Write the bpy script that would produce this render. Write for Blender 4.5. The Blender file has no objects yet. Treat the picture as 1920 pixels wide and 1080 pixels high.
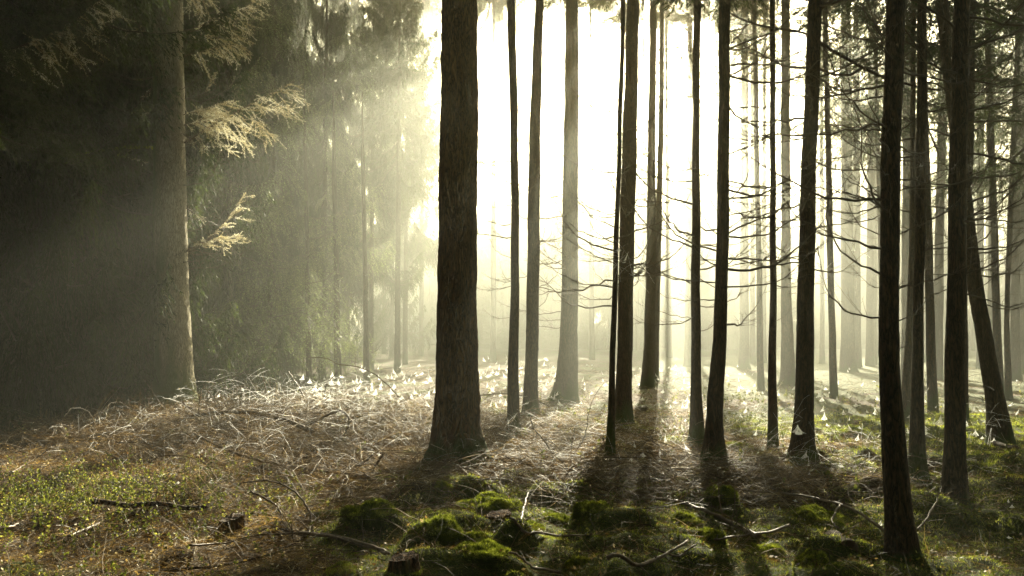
import bpy, math, random
import numpy as np
from mathutils import Vector, Matrix

# ------------------------------------------------------------------ camera, light, sky, exposure
S = bpy.context.scene
COL = S.collection
R = math.radians
H = 1.6
FPX = 28 / 36 * 1920
TH = math.atan(80 / FPX)
cam_d = bpy.data.cameras.new('camera'); cam_d.lens = 28; cam_d.sensor_width = 36
cam_d.clip_end = 2000; cam_d.clip_start = 0.05
cam = bpy.data.objects.new('camera', cam_d); COL.objects.link(cam)
cam.location = (0, 0, H); cam.rotation_euler = (math.pi / 2 + TH, 0, 0)
S.camera = cam

def ray(px, py):
    x, u, f = px - 960, 540 - py, FPX
    return Vector((x, f * math.cos(TH) - u * math.sin(TH), f * math.sin(TH) + u * math.cos(TH)))
def at(px, py, Y):
    r = ray(px, py); t = Y / r.y
    return Vector((r.x * t, Y, H + r.z * t))
def gnd(px, py):
    r = ray(px, py); t = -H / r.z
    return Vector((r.x * t, r.y * t, 0))

SUN_PX = (1255, -60)
sd = ray(*SUN_PX).normalized()
sun_d = bpy.data.lights.new('sun', 'SUN'); sun_d.energy = 5.0; sun_d.angle = R(0.5)
sun_d.color = (1.0, 0.93, 0.70)
sun = bpy.data.objects.new('sun', sun_d); COL.objects.link(sun)
sun.rotation_euler = (-sd).to_track_quat('-Z', 'Y').to_euler(); sun.location = (0, 0, 60)
W = bpy.data.worlds.new('World'); S.world = W; W.use_nodes = True
nt = W.node_tree; bg = nt.nodes['Background']
sky = nt.nodes.new('ShaderNodeTexSky'); sky.sky_type = 'NISHITA'; sky.sun_disc = False
sky.sun_elevation = math.asin(sd.z); sky.sun_rotation = math.atan2(sd.x, sd.y)
sky.dust_density = 5.0; sky.air_density = 1.0; sky.ozone_density = 0.6
tint = nt.nodes.new('ShaderNodeMix'); tint.data_type = 'RGBA'; tint.blend_type = 'MULTIPLY'
tint.inputs[0].default_value = 1.0; tint.inputs[7].default_value = (0.60, 0.60, 0.42, 1)
nt.links.new(sky.outputs[0], tint.inputs[6]); nt.links.new(tint.outputs[2], bg.inputs[0])
bg.inputs[1].default_value = 0.05
S.view_settings.view_transform = 'Standard'; S.view_settings.look = 'None'
S.view_settings.exposure = 2.9; S.view_settings.gamma = 1.0
S.cycles.max_bounces = 5; S.cycles.diffuse_bounces = 2; S.cycles.glossy_bounces = 1
S.cycles.transmission_bounces = 3; S.cycles.volume_bounces = 0; S.cycles.transparent_max_bounces = 4
S.cycles.use_denoising = True; S.cycles.sample_clamp_indirect = 4.0
HAZE_D = 0.0062

rng = np.random.default_rng(7)
random.seed(7)

# ------------------------------------------------------------------ mesh helpers
class MB:
    def __init__(s): s.V = []; s.Q = []; s.T = []; s.n = 0; s.qm = []; s.tm = []; s.A = []
    def add(s, V, Q=None, T=None, m=0, a=None):
        V = np.asarray(V, dtype=np.float32).reshape(-1, 3)
        s.V.append(V)
        s.A.append(np.zeros(len(V), np.float32) if a is None else np.asarray(a, np.float32).reshape(-1))
        if Q is not None and len(Q): Q = np.asarray(Q, np.int32).reshape(-1, 4) + s.n; s.Q.append(Q); s.qm.append(np.full(len(Q), m, np.int32))
        if T is not None and len(T): T = np.asarray(T, np.int32).reshape(-1, 3) + s.n; s.T.append(T); s.tm.append(np.full(len(T), m, np.int32))
        s.n += len(V)
    def mesh(s, name, mats, smooth=False, attr=None):
        V = np.concatenate(s.V); me = bpy.data.meshes.new(name)
        Q = np.concatenate(s.Q) if s.Q else np.zeros((0, 4), np.int32)
        T = np.concatenate(s.T) if s.T else np.zeros((0, 3), np.int32)
        me.vertices.add(len(V)); me.vertices.foreach_set('co', V.ravel())
        nl = Q.size + T.size
        me.loops.add(nl); me.loops.foreach_set('vertex_index', np.concatenate([Q.ravel(), T.ravel()]))
        me.polygons.add(len(Q) + len(T))
        ls = np.concatenate([np.arange(len(Q)) * 4, Q.size + np.arange(len(T)) * 3]).astype(np.int32)
        me.polygons.foreach_set('loop_start', ls)
        mi = np.concatenate(([*s.qm] + [*s.tm]) or [np.zeros(0, np.int32)]).astype(np.int32)
        me.polygons.foreach_set('material_index', mi)
        if smooth: me.polygons.foreach_set('use_smooth', np.ones(len(mi), bool))
        for m in (mats if isinstance(mats, (list, tuple)) else [mats]): me.materials.append(m)
        if attr:
            at_ = me.attributes.new(attr, 'FLOAT', 'POINT'); at_.data.foreach_set('value', np.concatenate(s.A))
        me.update(calc_edges=True)
        return me
    def build(s, name, mats, parent=None, smooth=False, attr=None):
        return link(name, s.mesh(name, mats, smooth, attr), parent)
def link(name, me, parent=None, loc=None):
    o = bpy.data.objects.new(name, me); COL.objects.link(o)
    if parent: o.parent = parent
    if loc is not None: o.location = loc
    return o
def tag(o, label=None, cat=None, group=None, kind=None):
    if label: o['label'] = label
    if cat: o['category'] = cat
    if group: o['group'] = group
    if kind: o['kind'] = kind
    return o
def empty(name, loc): 
    o = bpy.data.objects.new(name, None); COL.objects.link(o); o.location = loc; o.empty_display_size = .2; return o

def norm(a): return a / np.maximum(np.linalg.norm(a, axis=-1, keepdims=True), 1e-9)
def tubes(mb, P, Rr, sides=3, m=0, a=None):
    """P (N,K,3) paths, Rr (N,K) radii."""
    P = np.asarray(P, float); Rr = np.asarray(Rr, float)
    if P.ndim == 2: P = P[None]; Rr = Rr[None]
    N, K = P.shape[:2]
    T = norm(np.gradient(P, axis=1))
    ref = np.broadcast_to(np.array([.31, .17, .93]), T.shape)
    bad = np.abs((T * ref).sum(-1, keepdims=True)) > .95
    ref = np.where(bad, np.array([.9, -.4, .1]), ref)
    A = norm(np.cross(T, ref)); B = np.cross(T, A)
    ang = np.arange(sides) * 2 * math.pi / sides
    V = P[:, :, None] + Rr[:, :, None, None] * (A[:, :, None] * np.cos(ang)[:, None] + B[:, :, None] * np.sin(ang)[:, None])
    i = np.arange(N)[:, None, None] * K * sides; k = np.arange(K - 1)[None, :, None] * sides
    j = np.arange(sides)[None, None]; j2 = (j + 1) % sides
    Q = np.stack([i + k + j, i + k + j2, i + k + sides + j2, i + k + sides + j], -1)
    aa = None if a is None else np.repeat(np.asarray(a), K * sides)
    mb.add(V, Q=Q, m=m, a=aa)
def ribbons(mb, P, Wd, side=None, m=0, a=None):
    N, K = P.shape[:2]
    if side is None: side = norm(rng.normal(size=(N, 3)))
    T = norm(np.gradient(P, axis=1)); A = norm(np.cross(T, side[:, None]))
    V = np.stack([P - A * Wd[..., None] / 2, P + A * Wd[..., None] / 2], 2)
    i = np.arange(N)[:, None] * K * 2; k = np.arange(K - 1)[None] * 2
    Q = np.stack([i + k, i + k + 1, i + k + 3, i + k + 2], -1)
    aa = None if a is None else np.repeat(np.asarray(a), K * 2)
    mb.add(V, Q=Q, m=m, a=aa)
def blades(mb, P0, D, L, Wd, m=0, a=None, side=None):
    """thin triangles: base P0, direction D (unit), length L, width Wd"""
    N = len(P0)
    if side is None: side = norm(rng.normal(size=(N, 3)))
    A = norm(np.cross(D, side)) * (np.asarray(Wd).reshape(-1, 1) / 2)
    V = np.stack([P0 - A, P0 + A, P0 + D * np.asarray(L).reshape(-1, 1)], 1)
    mb.add(V, T=np.arange(N * 3).reshape(-1, 3), m=m, a=None if a is None else np.repeat(np.asarray(a), 3))
def curve_paths(p0, d, L, c, K, jit=0.0, r=None):
    """batch of curved paths"""
    r = r or rng
    t = np.linspace(0, 1, K)[None, :, None]; L = np.asarray(L).reshape(-1, 1, 1)
    P = p0[:, None] + d[:, None] * L * t + c[:, None] * L * t ** 2
    if jit:
        j = np.cumsum(r.normal(size=P.shape), axis=1) * jit * L / K; j[:, 0] = 0; P = P + j
    return P
def interp(path, t):
    path = np.asarray(path, float); n = len(path) - 1
    f = np.clip(np.asarray(t) * n, 0, n - 1e-6); i = f.astype(int); f = (f - i)[:, None]
    return path[i] * (1 - f) + path[i + 1] * f

_perm = np.random.default_rng(3).random((256, 256))
def vn(x, y):
    xi = np.floor(x).astype(int); yi = np.floor(y).astype(int); fx = x - xi; fy = y - yi
    fx = fx * fx * (3 - 2 * fx); fy = fy * fy * (3 - 2 * fy)
    g = lambda a, b: _perm[a & 255, b & 255]
    return (g(xi, yi) * (1 - fx) + g(xi + 1, yi) * fx) * (1 - fy) + (g(xi, yi + 1) * (1 - fx) + g(xi + 1, yi + 1) * fx) * fy
def fbm(x, y, o=4):
    s = 0; a = .5; 
    for k in range(o): s = s + a * vn(x * 2 ** k + 17.3 * k, y * 2 ** k + 5.1 * k); a *= .5
    return s

# ------------------------------------------------------------------ terrain
MOUNDS = []   # (x, y, rx, ry, h) real hummocks under the moss mounds
def height(x, y):
    x = np.asarray(x, float); y = np.asarray(y, float)
    h = (fbm(x * .35, y * .35, 3) - .44) * .22
    near = np.clip((26 - y) / 10, 0, 1)
    h = h + (fbm(x * 1.7 + 9, y * 1.7, 3) - .44) * .26 * near
    h = h + (vn(x * 7, y * 7) - .5) * .05 * near
    h = h + np.maximum(vn(x * 3.1 + 7, y * 3.6) - .5, 0) ** .8 * .26 * np.clip((12 - y) / 3, 0, 1) * np.clip((x + 2.6) / 1.5, .25, 1)
    h = h + .22 * np.exp(-((x + 3.0) / 2.6) ** 2 - ((y - 11.8) / 1.7) ** 2)
    h = h + .16 * np.exp(-((x + 6.5) / 2.0) ** 2 - ((y - 12.5) / 2.2) ** 2)
    return h
def mossy(x, y):
    """0..1 moss cover"""
    x = np.asarray(x, float); y = np.asarray(y, float)
    m = fbm(x * .9 + 40, y * .9 + 3, 4) * 1.15
    front = np.exp(-((x - .6) / 3.2) ** 2) * np.clip((9.0 - y) / 2, 0, 1) * .42
    right = np.clip((x - 1.8 - .1 * y) / 1.5, 0, 1) * .26
    brush = np.exp(-((x + 3.0) / 3.2) ** 2 - ((y - 11.5) / 3.0) ** 2) * .5
    lit = np.exp(-((x + 3.8) / 2.0) ** 2 - ((y - 5.2) / 1.6) ** 2) * .12
    return np.clip((m + front + right - brush - lit - .54) * 5, 0, 1)
def hz(x, y): return float(height(np.array([x]), np.array([y]))[0])
def onground(px, py):
    p = gnd(px, py)
    for _ in range(6):
        z = hz(p.x, p.y); r = ray(px, py); t = (z - H) / r.z; p = Vector((r.x * t, r.y * t, z))
    return p

# ------------------------------------------------------------------ materials
def mat(name):
    m = bpy.data.materials.new(name); m.use_nodes = True; m.node_tree.nodes.clear(); return m, m.node_tree
def N(t, k, **kw):
    n = t.nodes.new(k)
    for a, b in kw.items():
        if a.startswith('i_'): n.inputs[a[2:].replace('_', ' ')].default_value = b
        else: setattr(n, a, b)
    return n
def ramp(t, stops):
    r = t.nodes.new('ShaderNodeValToRGB'); e = r.color_ramp.elements
    while len(e) < len(stops): e.new(.5)
    for q, (p, c) in zip(e, stops): q.position = p; q.color = (*c, 1)
    return r
def coord(t, scale=(1, 1, 1)):
    c = t.nodes.new('ShaderNodeTexCoord'); m = t.nodes.new('ShaderNodeMapping'); m.inputs['Scale'].default_value = scale
    t.links.new(c.outputs['Object'], m.inputs['Vector']); return m.outputs[0]
def leafmat(name, stops, trans, tcol, scale=6.0, rough=.6):
    """diffuse + translucent leaf with colour varied in clumps and by the attribute v"""
    m, t = mat(name); L = t.links.new
    co = coord(t); nz = N(t, 'ShaderNodeTexNoise', i_Scale=scale, i_Detail=3.0); L(co, nz.inputs['Vector'])
    at_ = N(t, 'ShaderNodeAttribute', attribute_name='v')
    mx = N(t, 'ShaderNodeMath', operation='ADD'); L(nz.outputs[0], mx.inputs[0]); L(at_.outputs['Fac'], mx.inputs[1])
    rp = ramp(t, stops); L(mx.outputs[0], rp.inputs[0])
    d = N(t, 'ShaderNodeBsdfPrincipled', i_Roughness=rough); L(rp.outputs[0], d.inputs['Base Color'])
    d.inputs['Specular IOR Level'].default_value = .25
    tr = N(t, 'ShaderNodeBsdfTranslucent')
    tm = N(t, 'ShaderNodeMix', data_type='RGBA', blend_type='MULTIPLY'); tm.inputs[0].default_value = 1
    L(rp.outputs[0], tm.inputs[6]); tm.inputs[7].default_value = (*tcol, 1); L(tm.outputs[2], tr.inputs[0])
    ms = N(t, 'ShaderNodeMixShader'); ms.inputs[0].default_value = trans
    L(d.outputs[0], ms.inputs[1]); L(tr.outputs[0], ms.inputs[2])
    o = N(t, 'ShaderNodeOutputMaterial'); L(ms.outputs[0], o.inputs[0]); return m
def barkmat(name, c1, c2, c3, sc=1.0, bump=.5, mosscol=(.045, .07, .012)):
    m, t = mat(name); L = t.links.new
    co = coord(t, (1, 1, .2))
    vo = N(t, 'ShaderNodeTexVoronoi', feature='DISTANCE_TO_EDGE', i_Scale=26 * sc)
    w = N(t, 'ShaderNodeTexNoise', i_Scale=14 * sc, i_Detail=5.0); L(co, w.inputs['Vector'])
    ad = N(t, 'ShaderNodeMix', data_type='RGBA', blend_type='ADD'); ad.inputs[0].default_value = .22
    L(co, ad.inputs[6]); L(w.outputs[1], ad.inputs[7]); L(ad.outputs[2], vo.inputs['Vector'])
    n2 = N(t, 'ShaderNodeTexNoise', i_Scale=60 * sc, i_Detail=6.0, i_Roughness=.7); L(co, n2.inputs['Vector'])
    n3 = N(t, 'ShaderNodeTexNoise', i_Scale=3.5, i_Detail=4.0); L(co, n3.inputs['Vector'])
    rp = ramp(t, [(.0, c1), (.06, c2), (.5, c3)]); L(vo.outputs['Distance'], rp.inputs[0])
    rp2 = ramp(t, [(.3, (.45, .45, .45)), (.7, (1.35, 1.25, 1.1))]); L(n2.outputs[0], rp2.inputs[0])
    mm = N(t, 'ShaderNodeMix', data_type='RGBA', blend_type='MULTIPLY'); mm.inputs[0].default_value = .8
    L(rp.outputs[0], mm.inputs[6]); L(rp2.outputs[0], mm.inputs[7])
    # moss / algae where the attribute says, broken up by noise
    at_ = N(t, 'ShaderNodeAttribute', attribute_name='v')
    mu = N(t, 'ShaderNodeMath', operation='ADD'); L(at_.outputs['Fac'], mu.inputs[0]); L(n3.outputs[0], mu.inputs[1])
    rm = ramp(t, [(.62, (0, 0, 0)), (.86, (1, 1, 1))]); L(mu.outputs[0], rm.inputs[0])
    mo = N(t, 'ShaderNodeMix', data_type='RGBA'); L(rm.outputs[0], mo.inputs[0]); L(mm.outputs[2], mo.inputs[6]); mo.inputs[7].default_value = (*mosscol, 1)
    b = N(t, 'ShaderNodeBump', i_Strength=bump, i_Distance=.03)
    hs = N(t, 'ShaderNodeMath', operation='MULTIPLY_ADD'); L(n2.outputs[0], hs.inputs[0]); hs.inputs[1].default_value = .25
    r2 = ramp(t, [(0, (0, 0, 0)), (.25, (1, 1, 1))]); L(vo.outputs['Distance'], r2.inputs[0]); L(r2.outputs[0], hs.inputs[2])
    L(hs.outputs[0], b.inputs['Height'])
    p = N(t, 'ShaderNodeBsdfPrincipled', i_Roughness=.88); p.inputs['Specular IOR Level'].default_value = .2
    L(mo.outputs[2], p.inputs['Base Color']); L(b.outputs[0], p.inputs['Normal'])
    o = N(t, 'ShaderNodeOutputMaterial'); L(p.outputs[0], o.inputs[0]); return m
M_bark = barkmat('spruce_bark', (.012, .009, .006), (.055, .038, .024), (.13, .085, .05))
M_bark_red = barkmat('reddish_bark', (.02, .011, .005), (.10, .055, .026), (.24, .13, .06), .9, 1.0)
M_bark_grey = barkmat('lightened_grey_bark', (.08, .07, .05), (.30, .27, .19), (.48, .44, .34), 1.0, .6, (.11, .15, .05))  # bark lightened to stand in for light the shaded left trunk lacks
M_bark_far = barkmat('far_bark', (.02, .014, .01), (.06, .045, .03), (.11, .08, .055), .8, .3)
M_twig = leafmat('dead_twig', [(.3, (.05, .035, .022)), (.8, (.14, .10, .065))], .0, (1, 1, 1), 5)
M_brush = leafmat('dry_brush', [(.2, (.04, .024, .010)), (.5, (.11, .072, .032)), (.9, (.25, .19, .10)), (1.3, (.6, .54, .40))], .22, (1.3, 1.0, .6), 3)
M_litter = leafmat('needle_litter', [(.3, (.06, .036, .014)), (.6, (.22, .15, .055)), (1.0, (.50, .40, .19)), (1.35, (.75, .68, .48))], .35, (1.25, 1.05, .6), 2.5)
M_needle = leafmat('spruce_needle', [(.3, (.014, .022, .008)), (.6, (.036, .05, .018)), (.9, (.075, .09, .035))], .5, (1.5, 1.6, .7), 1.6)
M_goldneedle = leafmat('sun_painted_spruce_needle', [(.25, (.48, .40, .20)), (.6, (.80, .75, .52)), (1.0, (.94, .92, .80))], .55, (1.0, 1.0, 1.0), 3)  # pale gold copy of the needles, sunlight put into the colour
M_moss = leafmat('moss_fronds', [(.3, (.05, .062, .010)), (.6, (.17, .185, .03)), (1.0, (.46, .46, .15))], .6, (1.6, 1.7, .8), 5)
M_leaf = leafmat('small_green_leaf', [(.3, (.035, .045, .012)), (.7, (.10, .11, .03)), (1.05, (.32, .30, .14))], .5, (1.6, 1.6, .7), 4)
M_web = leafmat('dewy_cobweb', [(0, (.88, .87, .84)), (1, (.95, .95, .92))], .8, (1, 1, 1), 5)
M_wood = leafmat('weathered_wood', [(.3, (.07, .045, .025)), (.7, (.17, .12, .075)), (1.1, (.34, .27, .19))], 0, (1, 1, 1), 18)
def groundmat():
    m, t = mat('forest_floor'); L = t.links.new; co = coord(t)
    n1 = N(t, 'ShaderNodeTexNoise', i_Scale=16.0, i_Detail=8.0, i_Roughness=.75); L(co, n1.inputs['Vector'])
    n2 = N(t, 'ShaderNodeTexNoise', i_Scale=90.0, i_Detail=5.0, i_Roughness=.7); L(co, n2.inputs['Vector'])
    rl = ramp(t, [(.3, (.016, .010, .004)), (.5, (.06, .037, .015)), (.62, (.13, .085, .035)), (.78, (.26, .20, .10))]); L(n1.outputs[0], rl.inputs[0])
    rm = ramp(t, [(.3, (.015, .02, .004)), (.52, (.06, .07, .012)), (.75, (.18, .19, .05))]); L(n2.outputs[0], rm.inputs[0])
    at_ = N(t, 'ShaderNodeAttribute', attribute_name='v')
    mu = N(t, 'ShaderNodeMath', operation='MULTIPLY_ADD'); L(n1.outputs[0], mu.inputs[0]); mu.inputs[1].default_value = .8; L(at_.outputs['Fac'], mu.inputs[2])
    rf = ramp(t, [(.75, (0, 0, 0)), (.95, (1, 1, 1))]); L(mu.outputs[0], rf.inputs[0])
    mx = N(t, 'ShaderNodeMix', data_type='RGBA'); L(rf.outputs[0], mx.inputs[0]); L(rl.outputs[0], mx.inputs[6]); L(rm.outputs[0], mx.inputs[7])
    b = N(t, 'ShaderNodeBump', i_Strength=.8, i_Distance=.04); hs = N(t, 'ShaderNodeMath', operation='ADD')
    L(n1.outputs[0], hs.inputs[0]); L(n2.outputs[0], hs.inputs[1]); L(hs.outputs[0], b.inputs['Height'])
    p = N(t, 'ShaderNodeBsdfPrincipled', i_Roughness=.9); p.inputs['Specular IOR Level'].default_value = .15
    L(mx.outputs[2], p.inputs['Base Color']); L(b.outputs[0], p.inputs['Normal'])
    o = N(t, 'ShaderNodeOutputMaterial'); L(p.outputs[0], o.inputs[0]); return m
M_ground = groundmat()

# ------------------------------------------------------------------ ground sheet
def axis(lo, a, b, hi, fine, g):
    mid = list(np.arange(a, b, fine)); up = [b]; s = fine
    while up[-1] < hi: s *= g; up.append(up[-1] + s)
    dn = [a]; s = fine
    while dn[-1] > lo: s *= g; dn.append(dn[-1] - s)
    return np.array(dn[:0:-1] + mid + up)
xs = axis(-170, -6, 6, 170, .04, 1.06); ys = axis(-40, 3.2, 12, 230, .04, 1.045)
X, Y = np.meshgrid(xs, ys); Z = height(X, Y)
mb = MB(); nx, ny = len(xs), len(ys); ii = np.arange(nx - 1)[None]; jj = np.arange(ny - 1)[:, None] * nx
mb.add(np.stack([X, Y, Z], -1), Q=np.stack([jj + ii, jj + ii + 1, jj + ii + 1 + nx, jj + ii + nx], -1), a=mossy(X, Y))
tag(mb.build('ground', M_ground, smooth=True, attr='v'), kind='structure')

# ------------------------------------------------------------------ branch meshes shared by the trees
def dead_branch_mesh(seed, twigs=10, up=.25, sub=True, fine=1.0):
    r = np.random.default_rng(seed); mb = MB(); K = 12
    t = np.linspace(0, 1, K)
    base = np.zeros((K, 3)); base[:, 0] = t
    base[:, 2] = -.10 * np.sin(t * 2.2) + up * t ** 2.4
    w = np.cumsum(r.normal(size=(K, 3)), 0) * .016; w[0] = 0; base += w
    tubes(mb, base, (.0125 * (1 - t) ** .8 + .0022) * fine, 5)
    n = twigs; ts = np.sort(r.uniform(.12, .97, n)); p0 = interp(base, ts)
    sgn = np.where(np.arange(n) % 2, 1, -1); ang = r.uniform(.5, 1.0, n) * sgn; el = r.uniform(-.25, .5, n)
    d = norm(np.stack([np.cos(ang), np.sin(ang), el], -1)); L = r.uniform(.14, .42, n) * (1.12 - ts)
    c = np.stack([r.uniform(0, .25, n), -.2 * sgn, r.uniform(-.05, .35, n)], -1)
    P = curve_paths(p0, d, L, c, 7, .08, r)
    tubes(mb, P, np.linspace(.0046, .0018, 7)[None] * fine * np.ones((n, 1)), 3)
    if sub:
        q = []; 
        for k in range(n):
            for _ in range(r.integers(1, 4)):
                tt = r.uniform(.25, .9); pp = interp(P[k], np.array([tt]))[0]
                dd = norm(d[k] + r.normal(size=3) * .7); q.append((pp, dd, L[k] * r.uniform(.2, .5)))
        p0 = np.array([a[0] for a in q]); dd = np.array([a[1] for a in q]); LL = np.array([a[2] for a in q])
        P2 = curve_paths(p0, dd, LL, r.normal(size=p0.shape) * .25, 4, .1, r)
        tubes(mb, P2, np.linspace(.0028, .0014, 4)[None] * fine * np.ones((len(q), 1)), 3)
    return mb.mesh('dead_branch', M_twig)
DEAD = [dead_branch_mesh(s, 9 + s % 9, [.25, .5, .35, .65, .1][s % 5], fine=.60) for s in range(14)]

def needle_spray(mb, path, r, length, fuzz=.022, dens=170, twig_r=.003, m=1, mt=0, wd=.0022, a=.0):
    """twig with needles all round"""
    path = np.asarray(path, float); K = len(path)
    tubes(mb, path, np.linspace(twig_r, twig_r * .5, K), 3, m=mt)
    n = max(6, int(length * dens)); t = r.uniform(0, 1, n); p = interp(path, t)
    tg = norm(interp(path, np.clip(t + .04, 0, 1)) - interp(path, np.clip(t - .04, 0, 1)))
    d = norm(tg * .9 + norm(r.normal(size=(n, 3))))
    blades(mb, p, d, fuzz * r.uniform(.7, 1.2, n), np.full(n, wd), m=m, a=r.normal(size=n) * .12 + a)

def live_branch_mesh(name, seed, mats, n=16, fuzz=.03, dens=110, wd=.005, hang=.3, up=.2):
    """unit-length living bough: axis, side shoots with needles"""
    r = np.random.default_rng(seed); mb = MB(); K = 9; t = np.linspace(0, 1, K)
    base = np.zeros((K, 3)); base[:, 0] = t; base[:, 2] = -.12 * np.sin(t * 2.4) + up * t ** 2.5
    base += np.cumsum(r.normal(size=(K, 3)), 0) * .012 * (t > 0)[:, None]
    tubes(mb, base, .011 * (1 - t) + .002, 4)
    needle_spray(mb, base[4:], r, .55, fuzz, dens, .002, wd=wd)
    for k in range(n):
        tt = .15 + .83 * (k + r.uniform(-.3, .3)) / n; s = 1 if k % 2 else -1
        L = (.12 + .34 * math.sin(math.pi * min(tt * .85 + .12, 1))) * r.uniform(.75, 1.15)
        p0 = interp(base, np.array([min(tt, .98)]))
        d = norm(np.array([[r.uniform(.6, 1.0), s * r.uniform(.6, .9), r.uniform(-.1, .15)]]))
        P = curve_paths(p0, d, [L], np.array([[.1, 0, -hang * r.uniform(.6, 1.3)]]), 6, .05, r)[0]
        needle_spray(mb, P, r, L, fuzz, dens, .0022, wd=wd)
        for q in range(int(L * 18)):
            t2 = r.uniform(.2, .95); pp = interp(P, np.array([t2])); l2 = L * r.uniform(.18, .4)
            d2 = norm(d + r.normal(size=(1, 3)) * .55 + np.array([[.2, 0, -hang * .8]]))
            needle_spray(mb, curve_paths(pp, d2, [l2], np.array([[0, 0, -hang * .6]]), 4, .05, r)[0], r, l2, fuzz * .9, dens, .0015, wd=wd)
    return mb.mesh(name, mats, attr='v')

def crown_mesh(seed, height_, rad, n=90, drop=.35, low=0.0, sparse=1.0, leaf=.075, lw=.02, lmul=1.0, fan=1.0, m_=9):
    """conifer crown: whorled drooping boughs with hanging shoots, each shoot many narrow needle clumps"""
    r = np.random.default_rng(seed); mb = MB()
    f = np.sort(r.uniform(0, 1, n)) ** .9; z = low + f * (height_ - low)
    az = r.uniform(0, 2 * math.pi, n); L = rad * (1 - f) ** .75 * r.uniform(.55, 1.12, n) + .25
    K = 8; t = np.linspace(0, 1, K)
    dirs = np.stack([np.cos(az), np.sin(az), np.zeros(n)], -1)
    dz = -drop * np.sin(t[None] * 2.0) * (1 - .5 * f)[:, None] + .22 * t[None] ** 3
    P = np.stack([np.zeros(n), np.zeros(n), z], -1)[:, None] + dirs[:, None] * (L[:, None] * t)[..., None]
    P[..., 2] += dz * L[:, None] + f[:, None] * .25 * L[:, None] * t
    P += np.cumsum(r.normal(size=P.shape), 1) * .02 * L[:, None, None] * (t > 0)[None, :, None]
    tubes(mb, P, (.016 * (1 - t) + .003)[None] * np.ones((n, 1)) * (.5 + L[:, None] / rad * .8), 3)
    # shoots
    cnt = np.maximum(5, (L * 20 * sparse).astype(int)); own = np.repeat(np.arange(n), cnt); ns = len(own)
    ts = r.uniform(.12, 1, ns) ** .85
    fi = np.clip(ts * (K - 1), 0, K - 1.001); i0 = fi.astype(int); fr = (fi - i0)[:, None]
    p0 = P[own, i0] * (1 - fr) + P[own, i0 + 1] * fr
    tg = norm(P[own, i0 + 1] - P[own, i0]); sd_ = np.cross(tg, [0, 0, 1]) * np.where(r.random(ns) < .5, 1, -1)[:, None]
    d = norm(tg * r.uniform(.2, .9, ns)[:, None] + sd_ * r.uniform(.2, 1, ns)[:, None] * fan + np.array([0, 0, -1]) * r.uniform(.1, .8, ns)[:, None])
    sl = (.12 + .34 * np.sin(math.pi * np.clip(ts * .8 + .15, 0, 1))) * np.minimum(L[own], 1.6) / 1.3 * r.uniform(.5, 1.2, ns) * lmul
    c = np.stack([np.zeros(ns), np.zeros(ns), -r.uniform(.2, .7, ns)], -1)
    SP = curve_paths(p0, d, sl, c, 4, .06, r)
    tone = r.normal(size=n)[own] * .08 + (ts - .5) * .15
    ribbons(mb, SP, np.full((ns, 4), .007), m=0)
    tt = r.uniform(0, 1, (ns, m_)); own2 = np.repeat(np.arange(ns), m_); tt = tt.ravel()
    fi = np.clip(tt * 3, 0, 2.999); i0 = fi.astype(int); fr = (fi - i0)[:, None]
    q = SP[own2, i0] * (1 - fr) + SP[own2, i0 + 1] * fr; tg = norm(SP[own2, i0 + 1] - SP[own2, i0])
    dd = norm(tg + norm(r.normal(size=tg.shape)) * .75 + np.array([0, 0, -.25]))
    blades(mb, q, dd, leaf * r.uniform(.6, 1.35, len(q)), np.full(len(q), lw), m=1, a=tone[own2] + r.normal(size=len(q)) * .06, side=norm(r.normal(size=tg.shape)))
    return mb.mesh('crown', [M_twig, M_needle], attr='v')

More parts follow.
